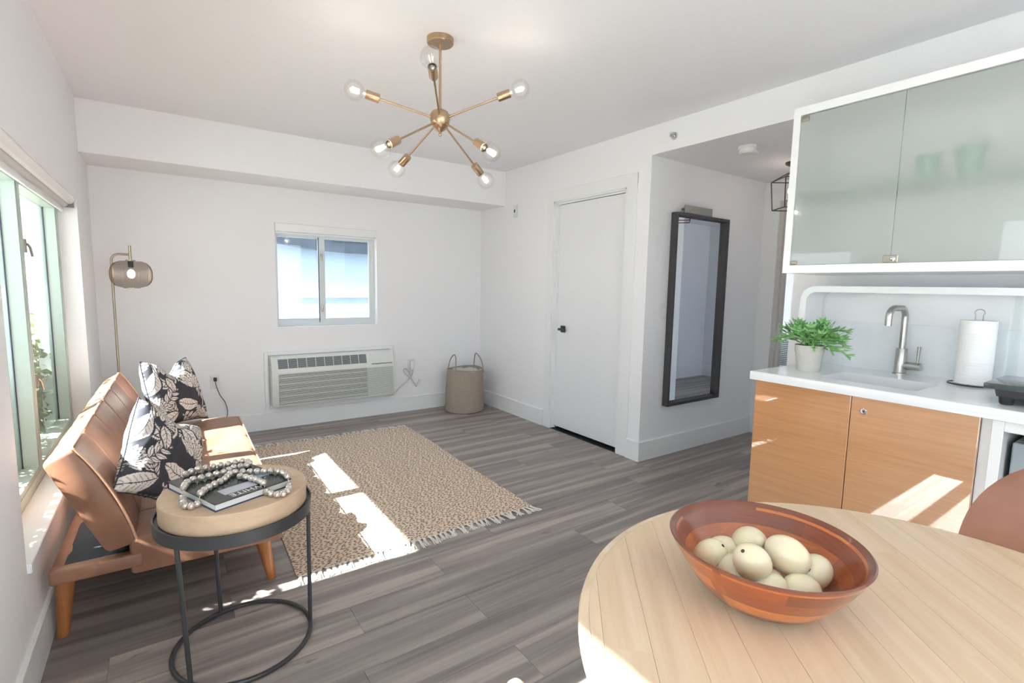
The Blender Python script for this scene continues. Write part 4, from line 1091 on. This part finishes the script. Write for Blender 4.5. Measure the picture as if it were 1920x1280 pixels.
pillow((-.022, 2.535, .552), (.62, .52, -.58), (.12, .58, .72), 'tilted leaf-print pillow nearer the round side table, in front of the other', .89, pm2, pp2)
pillow((.036, 3.80, .590), (.665, .744, -.063), (-.193, .254, .948), 'upright leaf-print pillow with dented top at the far end of the sofa', .93)

# ================================================================== SIDE TABLE
SX, SY = .1823, 1.938
stb = thing('side_table', 'round side table with thick pale wood top and black metal band and rods', 'side table', (SX, SY, 0))
part('tabletop', MB().lathe([(.0001, .512), (.2262, .512), (.2283, .515), (.2283, .577), (.2262, .580), (.0001, .580)], (SX, SY, 0), 72), 'side_table_wood', stb, 'thick pale wood disc')
part('band', MB().lathe([(.240, .478), (.245, .478), (.245, .520), (.240, .520), (.240, .478)], (SX, SY, 0), 72), 'black_metal', stb)
part('support_plate', MB().lathe([(.0001, .505), (.2395, .505), (.2395, .511), (.0001, .511)], (SX, SY, 0), 48), 'black_metal', stb)
ring = [(SX+.008+.221*math.cos(a_), SY-.006+.221*math.sin(a_), .009) for a_ in [2*PI*i/72 for i in range(72)]]
part('base_ring', MB().tube(ring, .008, 10, True), 'black_metal', stb)
for a_ in (math.radians(219), math.radians(352), math.radians(105)):
    x_, y_ = SX+.008+.221*math.cos(a_), SY-.006+.221*math.sin(a_); x2, y2 = SX+.234*math.cos(a_), SY+.234*math.sin(a_)
    part('leg', MB().cyl((x_, y_, .009), (x2, y2, .505), .0075, n=14), 'black_metal', stb)
# book
bp0 = Vector((.106, 1.752)); e1 = Vector((.925, .378)).normalized(); e2 = Vector((-e1.y, e1.x)); BW, BH = .262, .318
def B2(a, b, z): p = bp0+e1*a+e2*b; return (p.x, p.y, z)
def bbox(a0, b0, z0, a1, b1, z1):
    return MB().add([B2(a, b, z) for z in (z0, z1) for b in (b0, b1) for a in (a0, a1)], [(0, 2, 3, 1), (4, 5, 7, 6), (0, 1, 5, 4), (2, 6, 7, 3), (0, 4, 6, 2), (1, 3, 7, 5)])
bo = thing('hardback_book', 'dark hardback photo book with white lettering on the round side table', 'book', B2(BW/2, BH/2, .5802))
part('pages', bbox(.004, .004, .5832, BW-.004, BH-.004, .6025), 'book_page', bo, smooth=False)
part('cover', bbox(0, 0, .5802, BW, BH, .5832), 'book_cover_blue', bo, smooth=False)
part('cover', bbox(0, 0, .6025, BW, BH, .6055), 'book_cover', bo, 'dark front cover', smooth=False)
part('spine', bbox(0, BH-.004, .5832, BW, BH, .6025), 'book_cover', bo, smooth=False)
part('cover_photo', bbox(.055, .045, .6056, .165, .098, .6059), 'book_lilac', bo, 'pale lilac cover picture', smooth=False)
part('cover_photo', bbox(.175, .10, .6056, .245, .135, .6059), 'exterior_blue', bo, 'pale blue cover picture', smooth=False)
def text_part(body, size, org, xdir, z, parent, mat):
    cu_ = bpy.data.curves.new('lettering', 'FONT'); cu_.body = body; cu_.size = size; cu_.extrude = .0002; cu_.space_character = 1.05
    tmp = bpy.data.objects.new('tmp', cu_); COL.objects.link(tmp)
    dg = bpy.context.evaluated_depsgraph_get(); me = bpy.data.meshes.new_from_object(tmp.evaluated_get(dg)); bpy.data.objects.remove(tmp)
    x_ = Vector((xdir.x, xdir.y, 0)); y_ = Vector((-x_.y, x_.x, 0)); w0 = wloc(parent)
    me.transform(Matrix(((x_.x, y_.x, 0, org[0]-w0.x), (x_.y, y_.y, 0, org[1]-w0.y), (0, 0, 1, z-w0.z), (0, 0, 0, 1))))
    me.materials.clear(); me.materials.append(MATS[mat]); o = bpy.data.objects.new('lettering', me); COL.objects.link(o); o.parent = parent; return o
text_part('WHITE', .036, B2(.178, .038, 0), -e1, .6058, bo, 'print_white')
# beads
path = [(0.042, 2.06), (0.063, 2.084), (0.082, 2.092), (0.1, 2.093), (0.121, 2.091), (0.14, 2.095), (0.159, 2.096), (0.179, 2.095), (0.199, 2.099), (0.219, 2.103), (0.237, 2.096), (0.245, 2.059), (0.224, 2.036), (0.207, 2.046), (0.191, 2.047), (0.178, 2.032), (0.157, 2.013), (0.138, 2.006), (0.117, 2.001), (0.097, 1.995), (0.079, 1.989), (0.06, 1.99), (0.042, 1.972), (0.032, 1.935), (0.025, 1.892), (0.026, 1.846), (0.034, 1.817), (0.057, 1.812), (0.073, 1.841), (0.091, 1.876), (0.11, 1.897), (0.127, 1.913), (0.139, 1.923), (0.152, 1.943), (0.163, 1.966), (0.177, 1.994), (0.194, 1.99), (0.212, 1.979), (0.23, 1.971), (0.248, 1.96), (0.264, 1.954), (0.282, 1.943), (0.299, 1.933), (0.313, 1.924), (0.328, 1.906), (0.336, 1.87), (0.336, 1.827), (0.328, 1.792), (0.313, 1.768), (0.294, 1.758), (0.278, 1.777), (0.262, 1.801), (0.254, 1.839), (0.243, 1.868), (0.23, 1.894), (0.219, 1.913), (0.207, 1.929), (0.198, 1.938)]
BR = .0118
def onbook(x, y):
    p = Vector((x, y))-bp0; a_, b_ = p.dot(e1), p.dot(e2); return -.006 < a_ < BW+.006 and -.006 < b_ < BH+.006
dense = []
cum = [0]
for p, q in zip(path, path[1:]): cum.append(cum[-1]+math.dist(p, q))
sN = int(cum[-1]/.0243)
for k in range(sN+1):
    s_ = cum[-1]*k/sN; i = max(j for j in range(len(cum)) if cum[j] <= s_+1e-9); i = min(i, len(path)-2)
    t_ = (s_-cum[i])/(cum[i+1]-cum[i]); x_ = path[i][0]+(path[i+1][0]-path[i][0])*t_; y_ = path[i][1]+(path[i+1][1]-path[i][1])*t_
    z_ = (.6055 if onbook(x_, y_) else .580)+BR
    for (a_, b_, c_) in dense[:-3]:
        if math.dist((a_, b_), (x_, y_)) < 1.5*BR: z_ = max(z_, c_+1.5*BR)
    dense.append((x_, y_, min(z_, .646)))
bd = thing('bead_strand', 'looped strand of silvery pearl beads lying over the book and table', 'beads', (.18, 1.95, .5805))
rg = random.Random(9); bmesh_ = MB().lathe([(.002, -BR*.92), (BR*.6, -BR*.8), (BR*.95, -BR*.35), (BR, 0), (BR*.95, BR*.35), (BR*.6, BR*.8), (.002, BR*.92)], (0, 0, 0), 14).mesh('bead', 'bead_pearl')
for p in dense: inst('bead', bmesh_, p, bd, (rg.uniform(0, 3), rg.uniform(0, 3), rg.uniform(0, 3)), (1, 1, rg.uniform(.9, 1.02)))
part('string', MB().tube(dense, .0012, 5), 'fringe_cream', bd)

# ================================================================== RUG
rc = [Vector((.43, 2.245)), Vector((1.742, 2.268)), Vector((1.795, 4.222)), (Vector((.50, 4.262)))]
rug = thing('area_rug', 'beige flat-weave rug with small dark spots and white fringed ends', 'rug', (1.1, 3.2, 0))
nu, nv = 90, 120
def rugpt(u, v):
    p = rc[0]*(1-u)*(1-v)+rc[1]*u*(1-v)+rc[2]*u*v+rc[3]*(1-u)*v
    p = p+Vector((.006*math.sin(v*9+1)*(1 if u > .5 else .5), .005*math.sin(u*11)))
    cr1 = .52+.10*v+.01*math.sin(v*7); z = .0065+.009*math.exp(-((u-cr1)/.022)**2)+.004*math.exp(-((u-cr1+.09)/.02)**2)
    z += .0012*math.sin(u*31+v*5)*math.sin(v*23)+.002*math.exp(-((v-.5-.03*math.sin(u*5))/.02)**2)
    return p, z
vs = []; 
for layer in (0, 1):
    for j in range(nv+1):
        for i in range(nu+1):
            p, z = rugpt(i/nu, j/nv); vs.append((p.x, p.y, z if layer == 0 else .0008))
N1 = (nu+1)*(nv+1); fs = []
for j in range(nv):
    for i in range(nu): a_ = j*(nu+1)+i; fs.append((a_, a_+1, a_+nu+2, a_+nu+1))
bd_ = [i for i in range(nu+1)]+[j*(nu+1)+nu for j in range(1, nv+1)]+[nv*(nu+1)+i for i in range(nu-1, -1, -1)]+[j*(nu+1) for j in range(nv-1, 0, -1)]
for a_, b_ in zip(bd_, bd_[1:]+bd_[:1]): fs.append((a_, a_+N1, b_+N1, b_))
mb = MB(); mb.add(vs, fs); part('weave', mb, 'rug_weave', rug)
rg = random.Random(13)
TM = []
for k in range(6):
    mb = MB(); ln_ = .075
    for s_ in range(7):
        x_ = (s_-3)*.0024; dx = (s_-3)*.0022+rg.uniform(-.002, .002); wob = rg.uniform(-.004, .004)+ (k-2.5)*.004
        mb.tube([(x_, 0, .006), (x_*.55, -.012, .006), (x_*.8+wob*.5, -.038, .0045), (x_+dx+wob, -ln_+rg.uniform(-.008, .008), .003)], .0016, 4)
    mb.ball((0, -.011, .006), .005, .005, .004, 8, 5); TM.append(mb.mesh('tassel', 'fringe_cream'))
for end in (0, 1):
    for k in range(46):
        u = (k+.5)/46; p, z = rugpt(u, float(end))
        inst('tassel', TM[rg.randrange(6)], (p.x, p.y+(.002 if end == 0 else -.002), .001), rug, (0, 0, rg.uniform(-.35, .35)+(PI if end else 0)), (1.15, rg.uniform(.85, 1.1), 1))

# ================================================================== DINING TABLE
TX, TY, TR, TZ = .9727, .2199, .553, .74
ang = math.radians(49.2)
dt = thing('dining_table', 'round pale maple dining table built of narrow staves', 'table', (TX, TY, 0), rz=ang)
RI = TR-.018; SW = .0735; k0 = int(RI//SW)+1
edges = [i*SW for i in range(-k0, k0+1)]
for a_, b_ in zip(edges, edges[1:]):
    a_, b_ = max(a_, -RI), min(b_, RI)
    if b_-a_ < .006: continue
    g = .00025; a2, b2 = a_+g, b_-g; P = []
    for k in range(9): y_ = a2+(b2-a2)*k/8; P.append((math.sqrt(max(0, RI*RI-y_*y_)), y_))
    for k in range(9): y_ = b2-(b2-a2)*k/8; P.append((-math.sqrt(max(0, RI*RI-y_*y_)), y_))
    mid = (a_+b_)/2; cuts = [-9]+sorted(rg.uniform(-.45, .45) for _ in range(1 if abs(mid) > .3 else 2))+[9]
    for c0, c1 in zip(cuts, cuts[1:]):
        # clip strip polygon between c0 and c1 along the grain
        Q = []
        def clip(P, f):
            out_ = []
            for i in range(len(P)):
                p, q = P[i], P[(i+1) % len(P)]; fp, fq = f(p), f(q)
                if fp >= 0: out_.append(p)
                if fp*fq < 0: t_ = fp/(fp-fq); out_.append((p[0]+(q[0]-p[0])*t_, p[1]+(q[1]-p[1])*t_))
            return out_
        Q = clip(clip(P, lambda p: p[0]-c0), lambda p: c1-p[0])
        if len(Q) > 2: part('stave', MB().prism(Q, 'z', TZ-.028, TZ), 'maple_stave', dt, local=True, smooth=False)
mb = MB().lathe([(RI+.0003, TZ-.028), (TR-.006, TZ-.028), (TR, TZ-.020), (TR, TZ-.010), (TR-.003, TZ-.003), (TR-.009, TZ), (RI+.0003, TZ), (RI+.0003, TZ-.028)], (0, 0, 0), 120)
part('rim', mb, 'maple_rim', dt, local=True)
part('pedestal', MB().lathe([(.24, 0), (.24, .02), (.20, .035), (.06, .06), (.045, .12), (.045, .62), (.07, .68), (.16, TZ-.0285)], (0, 0, 0), 48), 'maple_rim', dt, local=True)

# bowl
BX, BY = .880, .444
Rr, Hb = .1665, .110
pf = [(.0001, 0), (.070, 0), (.076, .003)]
for k in range(1, 13): t_ = k/12; pf.append((.076+(Rr-.076)*(t_**.62), .003+(Hb-.003)*t_))
pi_ = [(Rr-.003, Hb+.002), (Rr-.009, Hb-.001)]
for k in range(1, 13): t_ = 1-k/12; pi_.append((max(.0001, .064+(Rr-.011-.064)*(t_**.55)) if k < 12 else .06, .013+(Hb-.014)*t_))
pi_ += [(.03, .010), (.0001, .009)]
single('wooden_bowl', MB().lathe(pf+pi_, (BX, BY, TZ+.0003), 96), 'bowl_wood', 'large glossy reddish-brown wooden salad bowl holding pale fruit', 'bowl', (BX, BY, TZ+.0003), angle=1.0)
# fruit
def fruit_mesh(nub):
    mb = MB(); pr = []
    for k in range(19):
        a_ = PI*k/18; r_ = .0315*math.sin(a_)**.93; h_ = -.039*math.cos(a_)
        if h_ > 0: r_ *= 1-.10*(h_/.039)**2
        pr.append((max(r_, .0001), h_))
    if nub: pr = pr[:-3]+[(.0125, .0368), (.0095, .041), (.0075, .0445), (.0001, .0455)]
    return mb.lathe(pr, (0, 0, 0), 28).mesh('pale_fruit', 'pale_fruit', True, 1.2)
F0, F1 = fruit_mesh(False), fruit_mesh(True)
SM = MB().lathe([(.0001, -.0395), (.0035, -.0392), (.003, -.0375), (.0001, -.037)], (0, 0, 0), 10).mesh('stem_scar', 'fruit_stem')
CV = Vector((0, 0, 1.298))
def fruit(x, y, z, stemdir, label, nub=False, sc=1.0):
    o = bpy.data.objects.new('pale_fruit', F1 if nub else F0); COL.objects.link(o); o.location = (x, y, z)
    d = Vector(stemdir).normalized(); o.rotation_mode = 'QUATERNION'; o.rotation_quaternion = (-d).to_track_quat('Z', 'Y'); o.scale = (sc*.92,)*3
    o['label'] = label; o['category'] = 'fruit'; o['group'] = 'pale fruit in the wooden bowl'
    q = bpy.data.objects.new('stem_scar', SM); COL.objects.link(q); q.parent = o
toC = lambda x, y, z: (CV-Vector((x, y, z))).normalized()
rt, up_ = Vector(cr), Vector(cu)
FR = [
 (.818, .512, .806, (.15, -.62, .8), 'pale fruit leftmost in the bowl, dark stem scar towards its lower edge', False, .96),
 (.866, .518, .797, (.95, -.3, .1), 'pale fruit at the back left of the bowl, partly behind the leftmost one', False, .96),
 (.906, .487, .815, (.3, .5, -.4), 'pale fruit at the back of the bowl with a pointed nub on top', True, 1.08),
 (.822, .434, .828, (-.72, .12, .75), 'large pale fruit in the front of the pile with a dark scar on its left', False, 1.06),
 (.893, .410, .832, (.1, -.9, -.3), 'large upright pale fruit at the top right of the pile', False, 1.08),
 (.824, .470, .794, (-.3, -.9, -.2), 'pale fruit under the scarred front one, left side of the pile', False, .95),
 (.925, .380, .804, (.92, -.3, .45), 'pale fruit rightmost in the bowl, dark scar on its right end', False, .98),
 (.868, .372, .793, (.95, -.4, -.1), 'pale fruit lying low at the bowl edge beside the rightmost one', False, .96),
 (.826, .404, .792, (-.9, .3, -.3), 'pale fruit lying low at the near bowl edge, below the scarred front one', False, .94),
 (.862, .420, .778, (.2, .2, -1), 'pale yellowish fruit mostly hidden in the gap at the middle of the pile', False, .9)]
for f_ in FR: fruit(*f_)

# ================================================================== CHAIRS
bcx = thing('dining_chair', 'brown leather shell dining chair behind the round table at the right edge', 'chair', (1.52, .08, 0))
def shell(outline, xfun, th_, ny_=24):
    """outline: list of (z, halfwidth); build a curved panel around y=.08"""
    secs_f, secs_b = [], []
    for z, hw in outline:
        rowf = []; rowb = []
        for i in range(ny_+1):
            s_ = -1+2*i/ny_; y_ = .08+hw*s_; x_ = xfun(z, s_*hw)
            e_ = 1-abs(s_)**6
            rowf.append((x_-th_*.5*e_, y_, z)); rowb.append((x_+th_*.5*e_, y_, z))
        secs_f.append(rowf+rowb[::-1])
    return MB().loft(secs_f)
ol = []
for k in range(25):
    t_ = k/24; z = .40+.535*t_; hw = .262 if t_ < .45 else .262*(max(0, 1-((t_-.45)/.55)**2.6))**(1/2.2)
    ol.append((z, max(hw, .01)))
part('backrest', shell(ol, lambda z, y: 1.66+.06*(z-.4)/.5-.9*y*y*1.2, .036), 'brown_leather', bcx, angle=1.0)
part('seat', MB().box(1.24, -.15, .42, 1.665, .31, .475, .025, 4), 'brown_leather', bcx)
for (x_, y_) in ((1.28, -.12), (1.28, .28), (1.62, -.12), (1.62, .28)): part('leg', MB().cyl((x_, y_, .425), (x_+(.03 if x_ > 1.5 else -.03), y_, 0), .017, .012, 14), 'leg_wood', bcx)
F = Vector((.93, -.36)).normalized(); Pp = Vector((-F.y, F.x)); Bc = Vector((.345, .388))
lc = thing('dining_chair', 'light wood chair whose rounded post tip shows at the bottom edge beside the round table', 'chair', (Bc.x+F.x*.2, Bc.y+F.y*.2, 0))
for s_ in (-.19, .19):
    p = Bc+Pp*s_; part('back_post', MB().lathe([(.013, 0), (.016, .3), (.0165, .686), (.014, .696), (.008, .702), (.0001, .704)], (p.x, p.y, 0), 20), 'light_wood_post', lc)
    q = Bc+Pp*s_+F*.38; part('leg', MB().cyl((q.x, q.y, .42), (q.x, q.y, 0), .017, .013, 16), 'light_wood_post', lc)
for z_ in (.56, .62): a_, b_ = Bc-Pp*.18, Bc+Pp*.18; part('back_rail', MB().tube([(a_.x, a_.y, z_), (b_.x, b_.y, z_)], .009, 10), 'light_wood_post', lc)
c4 = [Bc-Pp*.2+F*.015, Bc+Pp*.2+F*.015, Bc+Pp*.2+F*.40, Bc-Pp*.2+F*.40]
part('seat', MB().prism([(p.x, p.y) for p in c4], 'z', .42, .445), 'light_wood_post', lc, smooth=False)

# ------------------------------------------------------------------ unseen glazing behind the camera, added to let sky light in as fill
gw = MB(); gx0, gx1, gz = -.2, 2.75, 2.2; gy0, gy1 = Y0-.10, Y0-.04
gw.box(gx0, gy0, 0, gx0+.05, gy1, gz).box(gx1-.05, gy0, 0, gx1, gy1, gz).box(gx0+.05, gy0, gz-.05, gx1-.05, gy1, gz).box(gx0+.05, gy0, 0, gx1-.05, gy1, .05).box(1.24, gy0, .05, 1.31, gy1, gz-.05)
g_ = struct('fill_glazing_added', gw, 'white_trim', smooth=False)
pane('glass', MB().box(gx0+.05, Y0-.073, .05, 1.24, Y0-.067, gz-.05), 'window_glass_clear', g_)
pane('glass', MB().box(1.31, Y0-.073, .05, gx1-.05, Y0-.067, gz-.05), 'window_glass_clear', g_)
